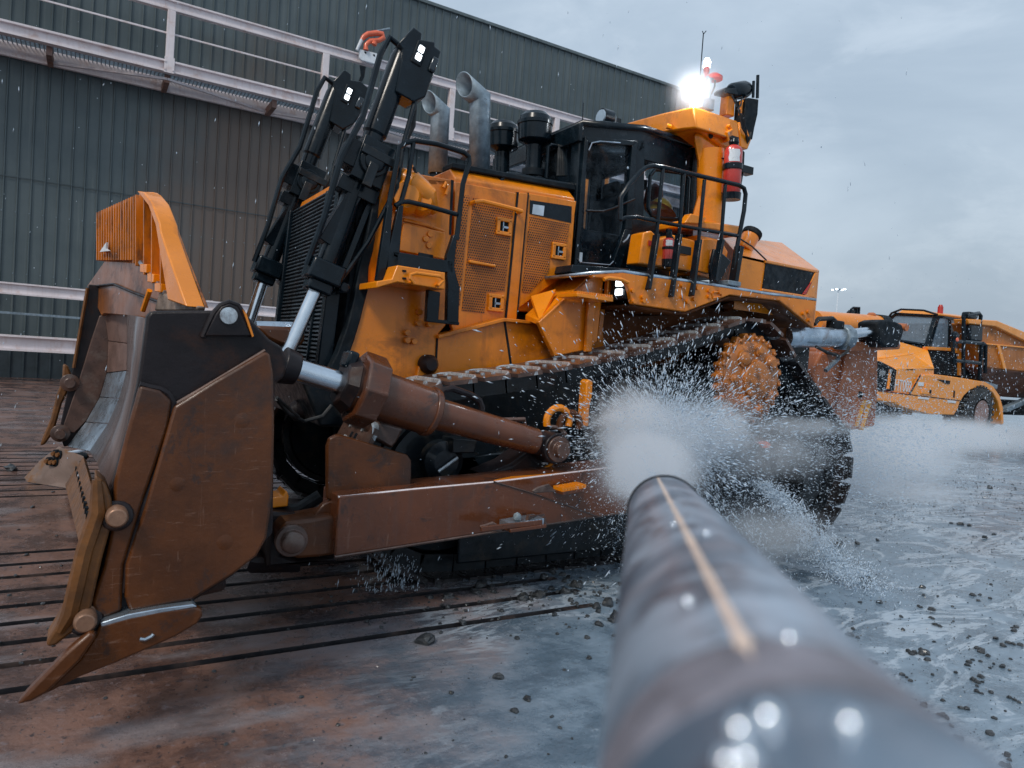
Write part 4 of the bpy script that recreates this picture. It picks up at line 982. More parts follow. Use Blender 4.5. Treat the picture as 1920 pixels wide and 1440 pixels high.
# ================================================================ things on the bulldozer
def extinguisher(a, b, r, y, label, strap=True):
    p0, p1 = P(*a, y=y), P(*b, y=y); base = V((p0.x, p0.y, p0.z))
    t = thing('fire_extinguisher', base, label, 'fire extinguisher')
    MB().lathe(p0, p1, [(0, r*.9), (.03, r), (.88, r), (.95, r*.8), (1, r*.4)], 24).build('cylinder', RED, t)
    u = (p1-p0).normalized()
    MB().lathe(p1-u*.01, p1+u*.06, [(0, r*.45), (.5, r*.6), (1, r*.5)], 12).box(p1+u*.07, (r*1.1, r*.4, .03)).build('valve', BK, t)
    k = (p1-p0).length
    MB().lathe(p0+u*k*.5, p0+u*k*.62, [(0, r*1.12), (1, r*1.12)], 24).box(p0+u*k*.56+V((-.16, 0, 0)), (.2, .1, .08)).build('clamp', BK, t, .005)
    MB().lathe(p0-u*.05, p0+u*.02, [(0, r*1.05), (1, r*1.1)], 20).build('base_ring', BK, t)
    MB().tube([p1+V((-.03, 0, .02)), p1+V((-r*1.6, 0, -.05)), p1+V((-r*1.7, 0, -k*.45)), p0+V((-r*1.2, 0, .05))], .014, 8).build('hose', RUB, t)
    # white maker plate with a worn edge, wrapped on the front of the bottle
    n = 9; lb = []
    vx = (CAM-p0); vx = (vx-u*vx.dot(u)).normalized(); vy = u.cross(vx)
    rows = []
    for f in (.64, .72, .8, .88):
        rows.append([p0+u*k*f+(vx*math.cos(a_)+vy*math.sin(a_))*r*1.01 for a_ in [math.radians(-30+ i*9 + (6 if f in (.64, .8) else 0)) for i in range(n)]])
    MB().grid(rows).build('maker_label', WHITE, t)
    return t
extinguisher((1371, 366), (1376, 272), .092, ye+.2, 'large red fire extinguisher strapped to the orange roll-over column behind the cab')
extinguisher((1252, 490), (1254, 446), .055, 1.42, 'small red fire extinguisher on the orange service box behind the cab handrail')
p = P(1238, 392, y=.66)
ht = thing('hard_hat', p, 'yellow hard hat with an orange brim lying inside the bulldozer cab', 'hard hat')
MB().lathe(p+V((0, 0, -.02)), p+V((0, 0, .13)), [(0, .135), (.3, .13), (.7, .095), (.93, .045), (1, .01)], 24).build('shell', YEL, ht)
MB().lathe(p+V((0, 0, -.03)), p+V((-.01, 0, -.01)), [(0, .19), (1, .14)], 24).build('brim', ORC, ht)
p = P(1226, 368, y=.1)
pr_ = MB().lathe(p-V((0, 0, .16)), p+V((0, 0, .15)), [(0, .1), (.3, .12), (.8, .1), (1, .02)], 14).build('work_jacket', mat('dark_red_cloth', (.12, .02, .012), .9), None)
tag(pr_, 'dark red cloth bundle behind the yellow hard hat in the cab', 'jacket')
p = P(969, 974, y=ya+.12)
st_ = bpy.data.meshes.new('stone'); bm = bmesh.new(); bmesh.ops.create_icosphere(bm, subdivisions=1, radius=.045)
for v in bm.verts: v.co *= .7+.5*random.random()
bm.to_mesh(st_); bm.free()
ROCKM = mat('wet_dark_stone', (.022, .026, .03), .3, var=.5, vscale=9, dirt=((.07, .08, .09), .6, 14), bump=.5, bscale=40, coat=.5)
PALE = mat('pale_stone', (.2, .25, .28), .5, var=.3, vscale=20)
st_.materials.append(PALE)
so = bpy.data.objects.new('stone', st_); COL.objects.link(so); so.location = p+V((0, 0, .02))
tag(so, 'pale angular stone resting on the lower step of the push arm', 'stone')

# ================================================================ ground
def ground_material():
    m = bpy.data.materials.new('wet_yard_ground'); m.use_nodes = True; nt = m.node_tree; b = nt.nodes['Principled BSDF']
    co = coords(nt); sx = nn(nt, 'ShaderNodeSeparateXYZ'); nt.links.new(co, sx.inputs[0])
    big = noise(nt, co, .35, 5, .6, .3); mid = noise(nt, co, 2.1, 7, .68); fine = noise(nt, co, 14, 6, .72)
    brown = mixc(nt, ramp(nt, mid, .36, .64), (.06, .033, .027), (.2, .105, .075))
    brown = mixc(nt, ramp(nt, fine, .55, .7), brown, (.2, .15, .15))
    brown = mixc(nt, ramp(nt, noise(nt, co, 26, 5, .7), .56, .66), brown, (.035, .025, .026))
    brown = mixc(nt, math2(nt, 'MULTIPLY', ramp(nt, noise(nt, coords(nt, (.6, 1.3, 1)), 1.3, 5), .5, .66), .6), brown, (.24, .22, .23))
    blue = mixc(nt, ramp(nt, mid, .35, .65), (.085, .13, .175), (.19, .26, .33))
    blue = mixc(nt, ramp(nt, fine, .56, .76), blue, (.08, .1, .12))
    # brown silt on the slab side (greater x), slurry over the rest
    g = math2(nt, 'ADD', sx.outputs[0], math2(nt, 'MULTIPLY', math2(nt, 'SUBTRACT', mid, .5), 2.6))
    g = math2(nt, 'ADD', g, math2(nt, 'MULTIPLY', math2(nt, 'SUBTRACT', big, .5), 3.0))
    g = math2(nt, 'SUBTRACT', g, math2(nt, 'MULTIPLY', math2(nt, 'MAXIMUM', math2(nt, 'SUBTRACT', sx.outputs[1], 2.0), 0.0), .55))
    f = ramp(nt, g, 1.9, 4.3)
    st_n = noise(nt, coords(nt, (.5, 2.6, 1)), 2.2, 9, .74, .45)
    blue = mixc(nt, math2(nt, 'MULTIPLY', ramp(nt, st_n, .52, .72), .4), blue, (.3, .38, .46))
    blue = mixc(nt, math2(nt, 'MULTIPLY', ramp(nt, st_n, .46, .3), .7), blue, (.07, .1, .135))
    col = mixc(nt, f, blue, brown)
    # foam and thin white water running over the slurry
    cf = coords(nt, (.55, 1.5, 1)); nf = noise(nt, cf, 1.15, 10, .68, .7)
    foam = ramp(nt, math2(nt, 'ABSOLUTE', math2(nt, 'SUBTRACT', nf, .5)), .04, .0)
    fl = ramp(nt, noise(nt, co, 9, 6, .75), .5, .62)
    fm = ramp(nt, big, .4, .56)
    foam = math2(nt, 'MULTIPLY', math2(nt, 'MULTIPLY', foam, fm), math2(nt, 'SUBTRACT', 1.0, f))
    foam2 = math2(nt, 'MULTIPLY', math2(nt, 'MULTIPLY', fl, ramp(nt, nf, .52, .66)), math2(nt, 'MULTIPLY', math2(nt, 'SUBTRACT', 1.0, f), .55))
    col = mixc(nt, math2(nt, 'MINIMUM', math2(nt, 'ADD', foam, foam2), .55), col, (.52, .6, .68))
    nt.links.new(col, b.inputs['Base Color'])
    r = ramp(nt, mid, .38, .6, .1, .42)
    nt.links.new(r, b.inputs['Roughness'])
    b.inputs['Coat Weight'].default_value = .35; b.inputs['Coat Roughness'].default_value = .15
    bp = nn(nt, 'ShaderNodeBump'); bp.inputs['Strength'].default_value = .45; bp.inputs['Distance'].default_value = .05
    hsum = math2(nt, 'ADD', math2(nt, 'MULTIPLY', mid, .6), math2(nt, 'MULTIPLY', fine, .35))
    hsum = math2(nt, 'ADD', hsum, math2(nt, 'MULTIPLY', noise(nt, coords(nt, (.8, 1.6, 1)), 6, 6, .7, .5), .35))
    nt.links.new(hsum, bp.inputs['Height']); nt.links.new(bp.outputs[0], b.inputs['Normal'])
    return m
GM = ground_material()
gy = [.1+.313*k for k in range(-18, 9)]
gy = [y for y in gy if not (-1.95 < y < -.05)]
ylist = [(-500, 0), (-60, 0), (-21, 0), (-10, 0)]
for y in gy:
    ylist += [(y-.034, 0), (y-.028, 1), (y+.028, 1), (y+.034, 0)]
ylist += [(3.2, 0), (4.5, 0), (7, 0), (30, 0), (400, 0)]
xlist = [(-600, 0), (-80, 0), (-20, 0), (-3, 0), (1.0, 0), (2.2, 0), (2.3, 1), (3.7, 1), (5, 1), (7, 1), (12, 1), (12.1, 0), (40, 0), (400, 0)]
rows = []
for x, gx in xlist:
    rows.append([V((x, y, -.13*g*gx if not (y > 2.4 and x < 3.6) else 0)) for y, g in ylist])
gmb = MB().grid(rows)
GROOVE_DARK = mat('dark_groove_faces', (.012, .012, .015), .5, var=.3, vscale=4, dirt=((.12, .075, .06), .75, 1.6))  # darker colour with brown patches on groove walls and floor
for i_, f_ in enumerate(gmb.f):
    if min(gmb.v[k].z for k in f_) < -.05 and max(abs(gmb.v[k].x-5) for k in f_) < 8: gmb.m[i_] = 1
gmb.build('ground', [GM, GROOVE_DARK], None, sharp=20).__setitem__('kind', 'structure')

# small stones
def rock_mesh(seed, r=1.0, sub=2):
    bm = bmesh.new(); bmesh.ops.create_icosphere(bm, subdivisions=sub, radius=r)
    for v in bm.verts:
        d = v.co.normalized(); k = 1+.55*mnoise.noise(d*1.3+V((seed*3.1, 0, 0)))+.25*mnoise.noise(d*3.5+V((0, seed*5.7, 0)))
        v.co = d*r*k; v.co.z *= .72
    # flatten a few facets
    for q in range(5):
        n_ = V((random.uniform(-1, 1), random.uniform(-1, 1), random.uniform(-.2, 1))).normalized(); h_ = r*random.uniform(.6, .8)
        for v in bm.verts:
            e = v.co.dot(n_)-h_
            if e > 0: v.co -= n_*e
    me = bpy.data.meshes.new('stone'); bm.to_mesh(me); bm.free(); me.materials.append(ROCKM)
    return me
RM = [rock_mesh(i) for i in range(7)]
def rock(p, r, label, group, i=None):
    o = bpy.data.objects.new('stone', RM[random.randrange(7) if i is None else i]); COL.objects.link(o)
    o.location = (p.x, p.y, r*.35); o.scale = (r*random.uniform(.8, 1.3), r*random.uniform(.8, 1.3), r*random.uniform(.7, 1.1))
    o.rotation_euler = (random.uniform(-.3, .3), random.uniform(-.3, .3), random.uniform(0, 6.3))
    return tag(o, label, 'stone', group)
def at(u, v): return P(u, v, z=0)
def prad(p, px):
    return px*((p-CAM).dot(FW))/F
R1 = 'loose dark stones on the slurry right of the pipe'
LR = 'small dark wet stone lying loose on the grey slurry to the right of the pipe'
cr4 = [(1240, 890, 14), (1265, 897, 10), (1205, 945, 18), (1225, 950, 12), (1480, 855, 18), (1495, 885, 12), (1465, 840, 12), (1735, 850, 18), (1760, 868, 12), (1715, 835, 12), (1795, 790, 12), (1850, 810, 12), (1870, 815, 9), (1905, 820, 12), (1385, 950, 12), (1405, 962, 9), (1420, 978, 10), (1518, 950, 9), (1718, 985, 13), (1640, 1095, 10), (1670, 1100, 12), (1560, 1130, 18), (1545, 1125, 12), (1580, 1140, 12), (1600, 1175, 13), (1770, 1205, 12), (1855, 1050, 12), (1880, 1062, 10), (1900, 1072, 8), (1530, 730, 12), (1550, 738, 12), (1512, 700, 9), (1520, 705, 7), (1695, 600, 12), (1725, 600, 9), (1770, 615, 9), (1720, 625, 8), (1380, 695, 10), (1200, 632, 9), (1190, 375, 12), (1105, 380, 14), (1120, 370, 9), (1745, 348, 14), (1788, 335, 9), (1277, 360, 8), (1480, 600, 7), (1540, 605, 7), (1310, 1083, 9), (1348, 1080, 8), (1480, 1185, 12), (1500, 1190, 9), (1520, 1200, 8), (1560, 1212, 8), (1360, 1130, 7), (1420, 1160, 8), (1770, 920, 7), (1838, 1110, 7), (1770, 132, 14), (1640, 290, 12), (1680, 295, 10), (1600, 285, 8), (1860, 880, 7), (1855, 930, 6), (1680, 780, 7), (1525, 805, 8), (1885, 740, 12), (1870, 745, 8), (1610, 715, 6), (1605, 650, 6), (1775, 555, 8)]
for x, y, s in cr4:
    p = at(1100+x/2.341, 860+y/2.341); rock(p, prad(p, s/2.341)*1.0, LR, R1)
p = at(1100+1219/2.341, 860+540/2.341); rock(p, prad(p, 13), 'biggest square black stone on the grey slurry, just right of the splash', None, 2)
p = at(1100+1630/2.341, 860+1230/2.341); rock(p, prad(p, 8.5), 'round black pebble nearest the lower right edge of the pipe', None, 3)
p = at(799, 1206); rock(p, prad(p, 21), 'squarish black stone alone on the ground in front of the bulldozer track', None, 4)
random.seed(33)
for i in range(26):
    u, v = random.uniform(1560, 1915), random.uniform(1120, 1435)
    if u < 1500+(v-1100)*1.05: continue
    for k in range(random.randint(1, 4)):
        p = at(u+random.gauss(0, 14), v+random.gauss(0, 6)); rock(p, prad(p, random.uniform(3, 7.5)), LR, R1)
R2 = 'stones heaped beside the pipe and under the bulldozer'
L2 = 'dark broken stone in the scatter below the push arm, left of the pipe'
random.seed(21)
for i in range(190):
    t = random.random(); u = 560+600*t**.55+random.gauss(0, 25); v = 1150-95*(u-560)/600*.35+random.gauss(-20, 38)
    if u > 1165 or v > 1200: continue
    p = at(u, v); rock(p, prad(p, random.choice((2, 3, 3, 4, 6))), L2, R2)
for (u, v, s) in [(1140, 1135, 14), (1155, 1160, 13), (1118, 1140, 10), (900, 1100, 12), (890, 1112, 9), (1020, 1085, 10), (1080, 1100, 14), (1060, 1112, 10), (980, 1125, 12), (840, 1120, 10), (1150, 1165, 9), (1008, 1118, 11), (1122, 1172, 9), (1105, 1235, 6), (988, 1312, 8), (935, 1272, 9), (965, 1335, 7), (845, 1300, 5)]:
    p = at(u, v); rock(p, prad(p, s), L2, R2)
R3 = 'small chips on the brown slab'
L3 = 'tiny dark chip of stone on the brown grooved slab in front of the blade'
random.seed(5)
for i in range(70):
    u, v = random.uniform(0, 1100), random.uniform(1180, 1435)
    if i < 26: u, v = random.uniform(0, 140), random.uniform(900, 1250)
    p = at(u, v); rock(p, prad(p, random.choice((2, 2.5, 3, 4))), L3, R3)
p = at(22, 882); rock(p, prad(p, 12), 'clump of blue grey rubble beside the tip of the far end bit', None, 1)
# gravel too small to count
random.seed(9)
gb = MB()
for i in range(2600):
    k = random.random()
    if k < .45: u, v = random.uniform(1400, 1920), random.uniform(880, 1440)
    elif k < .75: u, v = random.uniform(480, 1180), random.gauss(1110, 45)
    elif k < .85: u, v = random.uniform(1650, 1920), random.gauss(935, 25)
    else: u, v = random.uniform(0, 1100), random.uniform(1040, 1440)
    if v < 860 or v > 1460: continue
    p = at(u, v); r = prad(p, random.uniform(.6, 2.0)); o_ = len(gb.v)
    a = random.uniform(0, 6.28)
    q = [V((math.cos(a+j*2.1)*r*random.uniform(.7, 1.4), math.sin(a+j*2.1)*r*random.uniform(.7, 1.4), 0)) for j in range(3)]
    tp = V((random.uniform(-.3, .3)*r, random.uniform(-.3, .3)*r, r*1.1))
    c = V((p.x, p.y, 0))
    gb.v += [c+q[0], c+q[1], c+q[2], c+tp]; gb.f += [(o_, o_+1, o_+3), (o_+1, o_+2, o_+3), (o_+2, o_, o_+3), (o_, o_+2, o_+1)]; gb.m += [0]*4
tag(gb.build('gravel', ROCKM, None), 'fine dark gravel and grit scattered over the wet yard', 'gravel', kind='stuff')

# ================================================================ building
WY = -21.35
def clad_material():
    m = bpy.data.materials.new('green_grey_cladding'); m.use_nodes = True; nt = m.node_tree; b = nt.nodes['Principled BSDF']
    co = coords(nt); n1 = noise(nt, co, .5, 5); n2 = noise(nt, coords(nt, (6, 6, .25)), 1.2, 5)
    c = mixc(nt, ramp(nt, n1, .3, .7), (.07, .094, .102), (.095, .122, .13))
    c = mixc(nt, math2(nt, 'MULTIPLY', ramp(nt, n2, .5, .75), .5), c, (.15, .175, .175))
    # rusty brown stain low on the wall
    sp = nn(nt, 'ShaderNodeVectorMath'); sp.operation = 'DISTANCE'; nt.links.new(coords(nt, (1, 1, .55)), sp.inputs[0])
    w = P(480, 470, y=WY); sp.inputs[1].default_value = (w.x, 0, w.z*.55)
    d = math2(nt, 'ADD', sp.outputs['Value'], math2(nt, 'MULTIPLY', math2(nt, 'SUBTRACT', n1, .5), 4.0))
    c = mixc(nt, math2(nt, 'MULTIPLY', ramp(nt, d, 5.0, 1.6), .9), c, (.135, .1, .082))
    nt.links.new(c, b.inputs['Base Color']); b.inputs['Roughness'].default_value = .42; b.inputs['Metallic'].default_value = .15
    return m
CL = clad_material()
X0, X1, HT = 12.0, -20.6, 16.05
bd = thing('warehouse', (0, WY, 0), 'long warehouse clad in ribbed green grey metal sheets behind the bulldozer', 'building')
rib = .366
def clad(z0, z1, name, m, y0=WY, dep=.05):
    pr = []; x = X0
    while x > X1:
        pr += [(x, 0), (x-rib*.66, 0), (x-rib*.72, dep), (x-rib*.8, dep), (x-rib*.86, 0.0)]
        x -= rib
    rows = [[V((a, y0+b, z)) for a, b in pr] for z in (z0, z1)]
    return MB().grid(rows).build(name, m, bd, sharp=15)
clad(.95, HT, 'wall_cladding', CL)
clad(-.05, .95, 'base_cladding', mat('dark_base_cladding', (.03, .045, .055), .5), dep=.04)
fx = MB()
x = X0-rib*.3
while x > -6:
    for z in (1.5, 3.35, 5.3): fx.box((x-.4*rib, WY+.055, z), (.03, .02, .03))
    x -= rib
fx.build('cladding_screws', GALV, bd)
for z in (6.4, 13.1): MB().box(((X0+X1)/2, WY+.052, z), (X0-X1, .012, .03)).build('sheet_lap', MATS['green_grey_lap'] if 'green_grey_lap' in MATS else mat('green_grey_lap', (.05, .07, .08), .5), bd)
MB().box(((X0+X1)/2, WY-.1, HT+.03), (X0-X1, .4, .12)).build('roof_flashing', mat('flashing', (.1, .13, .14), .4), bd)
MB().box(((X0+X1)/2, WY-12, HT/2-.1), (X0-X1-.1, 23.8, HT-.25)).build('building_block', CL, bd)
MB().box((X1-.02, WY-12, HT/2), (.1, 24, HT)).build('end_wall', CL, bd)

gw = thing('wall_walkway', (0, -20.5, 10), 'pale rust stained steel walkway with railings running along the warehouse wall high up', 'walkway')
YF = -19.8
def ibeam(s, x0, x1, y, z0, z1, w=.22, t=.05):
    s.box(((x0+x1)/2, y, z1-t/2), (abs(x0-x1), w, t)).box(((x0+x1)/2, y, z0+t/2), (abs(x0-x1), w, t)).box(((x0+x1)/2, y+.0, (z0+z1)/2), (abs(x0-x1), .05, z1-z0-2*t-.002))
ibeam(b1 := MB(), 13, -21, YF, 10.28, 10.66, .26, .06); b1.build('lower_beam', PINK, gw)
ibeam(b2 := MB(), 13, -21, YF, 12.28, 12.62, .2, .05); b2.build('top_rail', PINK, gw)
MB().box((-4, YF, 11.55), (34, .05, .05)).build('middle_rail', PINK, gw)
posts = [P(u, 100, y=YF).x for u in (318, 611, 852, 1052, 1220)] + [10.2]
for x in posts:
    MB().box((x, YF, 11.47), (.24, .22, 1.6)).build('walkway_post', PINK, gw, .01)
    MB().box((x, YF+.14, 10.5), (.3, .02, .5)).box((x+.12, YF+.16, 10.35), (.05, .02, .05)).box((x-.12, YF+.16, 10.35), (.05, .02, .05)).box((x+.12, YF+.16, 10.6), (.05, .02, .05)).build('splice_plate', PINK, gw)
MB().box((-4, WY+.16, 10.3), (34, .14, .46)).build('wall_chord', PINK, gw)
crs = [P(u, 130, y=YF).x for u in (90, 315, 520, 730, 905, 1060)]
for i, x in enumerate(crs):
    MB().box((x, (YF+WY)/2+.03, 10.14), (.16, YF-WY-.35, .26)).build('cross_beam', RUSTY, gw)
    if i < len(crs)-1:
        MB().bar((x, WY+.3, 10.12) if i % 2 == 0 else (x, YF-.14, 10.12), (crs[i+1], YF-.14, 10.12) if i % 2 == 0 else (crs[i+1], WY+.3, 10.12), .1, .07).build('diagonal_brace', PINK, gw)
dk = MB()
for k in range(9): dk.box((-4, WY+.35+k*.14, 10.5), (34, .035, .04))
for k in range(280): dk.box((13-k*.12, (YF+WY)/2, 10.47), (.03, 1.2, .02))
dk.build('deck_grating', GALV, gw)

lf = thing('low_barrier', (0, YF, 0), 'pale steel barrier of two beams and a thin rail along the foot of the warehouse', 'barrier')
ibeam(b1 := MB(), 13, -9, YF, 2.62, 2.98, .2, .05); b1.build('top_beam', PINK, lf)
MB().box((7.0, YF, 2.06), (12, .06, .07)).box((-3.2, YF, 2.06), (8, .06, .07)).build('thin_rail', GALV, lf)
ibeam(b2 := MB(), 13, -9, YF, .92, 1.4, .34, .06); b2.build('lower_beam', PINK, lf)
for x in (12.4, 2.0, -2.5, -8.5):
    MB().box((x, YF-.2, 1.5), (.2, .18, 3.0)).build('barrier_post', PINK, lf)
# orange coupling and white bracket on the walkway rail
hk = thing('orange_coupling', P(690, 100, y=YF+.2), 'orange hooked coupling with a pale handle on a white bracket, hung on the walkway rail', 'coupling')
MB().prism([P(u, v, y=YF+.3) for u, v in [(674, 92), (680, 93), (711, 101), (709, 119), (703, 120), (678, 113), (674, 108)]], (0, -.12, 0)).build('bracket', WHITE, hk, .02)
MB().tube([P(u, v, y=YF+.3) for u, v in [(686, 94), (686, 84), (694, 77), (710, 76), (719, 71), (717, 64), (706, 62), (690, 64), (682, 69), (678, 75)]], [.1, .08, .09, .09, .1, .1, .1, .1, .09, .07], 12).build('hook', REDP, hk)
MB().tube([P(679, 73, y=YF+.3), P(669, 94, y=YF+.3)], [.07, .05], 10).build('handle', WHITE, hk)
MB().tube([P(696, 60, y=YF+.25), P(731, 54, y=YF+.25)], [.03, .05], 8).build('lever', GALV, hk)
MB().cyl(P(701, 84, y=YF+.35), P(703, 79, y=YF+.35), .1, 10).build('clamp_band', REDP, hk)
MB().prism([P(u, v, y=YF+.2) for u, v in [(676, 122), (686, 125), (683, 145), (679, 152), (674, 150), (678, 140)]], (0, -.1, 0)).build('bracket_stem', BKM, hk)
for u, v in ((685, 99), (701, 104)): MB().cyl(P(u, v, y=YF+.31), P(u, v, y=YF+.29), .045, 10).build('bolt_hole', BKM, hk)

# ================================================================ lamp mast
pm = P(1572, 543, z=24.0)
lm = thing('light_mast', (pm.x, pm.y, 0), 'thin pale floodlight mast with four lit lamps far behind the yard', 'floodlight mast')
MB().lathe((pm.x, pm.y, 0), pm, [(0, .3), (1, .16)], 10).build('mast', WHITE, lm)
MB().box(pm, (1.2, 1.6, .25)).build('head_frame', GALV, lm)
for dx, dy in ((-.5, -1.25), (.6, -.35), (-.5, .75), (.6, 1.35)):
    q = pm + RT*dy*1.15 + V((0, 0, .15*dx)); f = MB().box(q, (.5, .6, .35)).build('floodlight', GALV, lm)
    MB().box(q+(CAM-q).normalized()*.5, (.5, .5, .3)).build('lamp', LED, f, .1)

# ================================================================ articulated dump truck
TK = thing('dump_truck', (-22, -8, 0), 'orange articulated dump truck with a dark cab parked behind the bulldozer', 'dump truck')
yf, yh, ycb = -6.6, -6.66, -7.35
FD = [(1647, 733), (1706, 740), (1726, 704), (1737, 702), (1757, 702), (1800, 708), (1848, 716), (1863, 724.6), (1875, 742), (1881, 764), (1882.5, 794), (1879, 797), (1877, 778), (1871.5, 753), (1861.5, 736), (1848.5, 728), (1836.9, 726), (1819.4, 731), (1807.7, 742), (1800, 754), (1796, 767), (1788.8, 778.5), (1742, 777), (1698, 765.4), (1672, 755), (1647, 751)]
o = MB().prism([P(u, v, y=yf) for u, v in FD], (0, -.5, 0)).build('front_fender', ORT, TK, .03)
MB().prism([V((p.x, -10.5, p.z)) for p in [P(u, v, y=yf) for u, v in FD]], (0, .5, 0)).build('front_fender', ORT, TK, .03)
for px in ([(1726, 702), (1727, 704), (1707, 740), (1705, 739)], [(1647, 732), (1800, 750.5), (1800, 752), (1647, 733.5)], [(1788.5, 732), (1791, 733), (1790, 746), (1787.5, 745)]):
    slab('panel_joint', BKM, px, yf+.01, .02, TK, 0)
slab('access_flap', ORT, [(1736, 719), (1750.5, 721), (1749, 741), (1727, 738), (1729, 732), (1735, 729)], yf+.03, .03, TK, .01)
slab('white_sticker', WHITE, [(1723, 716), (1732.5, 717), (1732, 724), (1722, 723.5)], yf+.02, .02, TK, 0)
slab('air_intake', BKM, [(1758, 711), (1782, 714), (1781, 720), (1775, 720)], yf+.02, .02, TK, 0)
slab('white_sticker', WHITE, [(1723, 744), (1743, 746), (1741, 749.5), (1722, 747.5)], yf+.02, .02, TK, 0)
slab('white_sticker', WHITE, [(1777, 750), (1793, 752), (1792, 756), (1777, 754.5)], yf+.02, .02, TK, 0)
slab('flap_lock', BKM, [(1744, 731), (1747, 731), (1746.5, 738), (1743.5, 737.5)], yf+.05, .02, TK, 0)
# bonnet
xg = P(1681, 690, y=yh).x
b = MB(); HS = [(1681, 690), (1752, 690), (1752, 704), (1706, 741), (1674, 736)]
b.prism([P(u, v, y=yh) for u, v in HS], (0, -3.0, 0)); b.build('bonnet', ORT, TK, .04)
sA, sB, sC, sD = P(1681, 690, y=yh), P(1752, 690, y=yh), P(1711, 664, x=-18.8), P(1640, 674, x=-17.4)
b = MB(); b.prism([sA, sB, sC, sD], (0, 0, -.1))
cA, cB = P(1640, 671, x=-17.4), P(1740, 656, x=-19.55)
cC, cD = P(1688, 641, x=-19.55), P(1596, 657, x=-17.4)
b.prism([sD, sC, cB, cA], (-.05, -.1, -.1)); b.prism([cA, cB, cC, cD], (0, 0, -.1)); b.prism([sC, sB, cB], (-.05, -.2, -.1))
b.build('bonnet_top', ORT, TK, .03)
ga, gb_ = P(1681, 690, y=yh)+V((.05, 0, 0)), P(1674, 736, y=yh)+V((.05, 0, 0)); gc_ = ga-V((0, 3, 0))
GP = lambda u, v, e=0: PL(u, v, ga+V((e, 0, 0)), gb_+V((e, 0, 0)), gc_+V((e, 0, 0)))
gr = MB().prism([GP(*q) for q in [(1679, 693), (1673, 734), (1560, 726), (1570, 672), (1648, 677)]], (-.1, 0, 0)).build('front_grille', BKM, TK, .03)
MB().prism([GP(1667, 693, .03), GP(1671, 693, .03), GP(1667, 729, .03), GP(1662, 729, .03)], (-.03, 0, 0)).build('orange_bar', ORT, gr)
MB().prism([GP(1668, 692, .05), GP(1672, 692, .05), GP(1671, 699, .05), GP(1667, 699, .05)], (-.03, 0, 0)).build('headlight', LENS, gr)
MB().prism([GP(u, v, .03) for u, v in [(1650, 695), (1660, 695), (1659, 704), (1649, 704)]], (-.03, 0, 0)).build('headlight', LENS, gr)
MB().prism([GP(u, v, .05) for u, v in [(1560, 734), (1674, 737), (1672, 755), (1560, 748)]], (-.4, 0, 0)).build('front_bumper', ORT, TK, .03)
# number on the bonnet side
tc_ = bpy.data.curves.new('unit_number', 'FONT'); tc_.body = 'HT002'; tc_.size = .62; tc_.extrude = .004
to = bpy.data.objects.new('tmp', tc_); COL.objects.link(to)
bpy.context.view_layer.update()
me = bpy.data.meshes.new_from_object(to.evaluated_get(bpy.context.evaluated_depsgraph_get())); bpy.data.objects.remove(to)
me.materials.append(WHITE)
t0, t1 = P(1676, 731, y=yh+.015), P(1707, 735.5, y=yh+.015)
ex = (t1-t0).normalized(); ez = V((0, 0, 1)); ez = (ez-ex*ez.dot(ex)).normalized(); eyv = ez.cross(ex)
mw = Matrix((ex, ez, -eyv)).transposed().to_4x4()
xs_ = [v.co.x for v in me.vertices]; sc_ = (t1-t0).length/(max(xs_)-min(xs_))
no = bpy.data.objects.new('unit_number', me); COL.objects.link(no); no.parent = TK
mw = mw @ Matrix.Diagonal((sc_, .85, 1, 1)); mw.translation = t0-V(TK.location); no.matrix_local = mw
# cab
WX = P(1756, 593, y=ycb).x
wpts = [(1664, 602), (1680, 589), (1756, 593), (1739, 647), (1690, 640), (1655, 636)]
wnd = [P(u, v, x=WX-.0) for u, v in wpts]
MB().prism(wnd, (-.03, 0, 0)).build('windscreen', GLT, TK)
MB().tube(wnd+[wnd[0]], .07, 6).build('windscreen_frame', BK, TK)
MB().prism([P(u, v, y=ycb) for u, v in [(1759, 592), (1816, 601), (1822, 610), (1824, 650), (1810, 654), (1741, 651), (1744, 640)]], (0, -.02, 0)).build('side_glass', GLT, TK)
for px in ([(1758, 590), (1763, 593), (1746, 652), (1740, 650)], [(1780, 597), (1784, 598), (1783, 653), (1778, 652)], [(1808, 599), (1818, 604), (1822, 655), (1806, 655)], [(1760, 590), (1818, 600), (1818, 604), (1759, 595)]):
    slab('cab_pillar', BK, px, ycb+.03, .15, TK, .01)
MB().prism([P(u, v, y=ycb) for u, v in [(1742, 651), (1828, 656), (1830, 706), (1752, 703), (1752, 690), (1742, 690)]], (0, -2.2, 0)).build('cab_body', BKM, TK, .02)
slab('cab_sill', ORT, [(1740, 650), (1826, 655), (1828, 661), (1741, 656)], ycb+.05, .2, TK, .02)
slab('cab_panel', ORT, [(1791, 654), (1806, 656), (1806, 705), (1798, 704), (1798, 662), (1790, 662)], ycb+.06, .1, TK, .01)
slab('cab_panel', ORT, [(1812, 652), (1828, 661), (1826, 668), (1818, 670), (1816, 690), (1812, 690)], ycb+.06, .1, TK, .01)
rp = [P(1757, 591, y=ycb), P(1818, 601, y=ycb), P(1814, 596, y=ycb-.3), P(1764, 586, y=ycb-.3)]
rf_ = MB().prism([P(1678, 589, x=WX), P(1692, 581, x=WX-.2), P(1733, 582.5, x=WX-.2), P(1762, 588, x=WX-.1), P(1757, 593, x=WX)], (-2.3, 0, .05)).build('cab_roof', ORT, TK, .03)
MB().tube([P(1662, 601, x=WX+.1), P(1672, 587, x=WX+.1), P(1690, 580, x=WX+.1), P(1732, 582, x=WX+.1), P(1758, 590, x=WX+.1)], .04, 6).build('roof_rail', BK, TK)
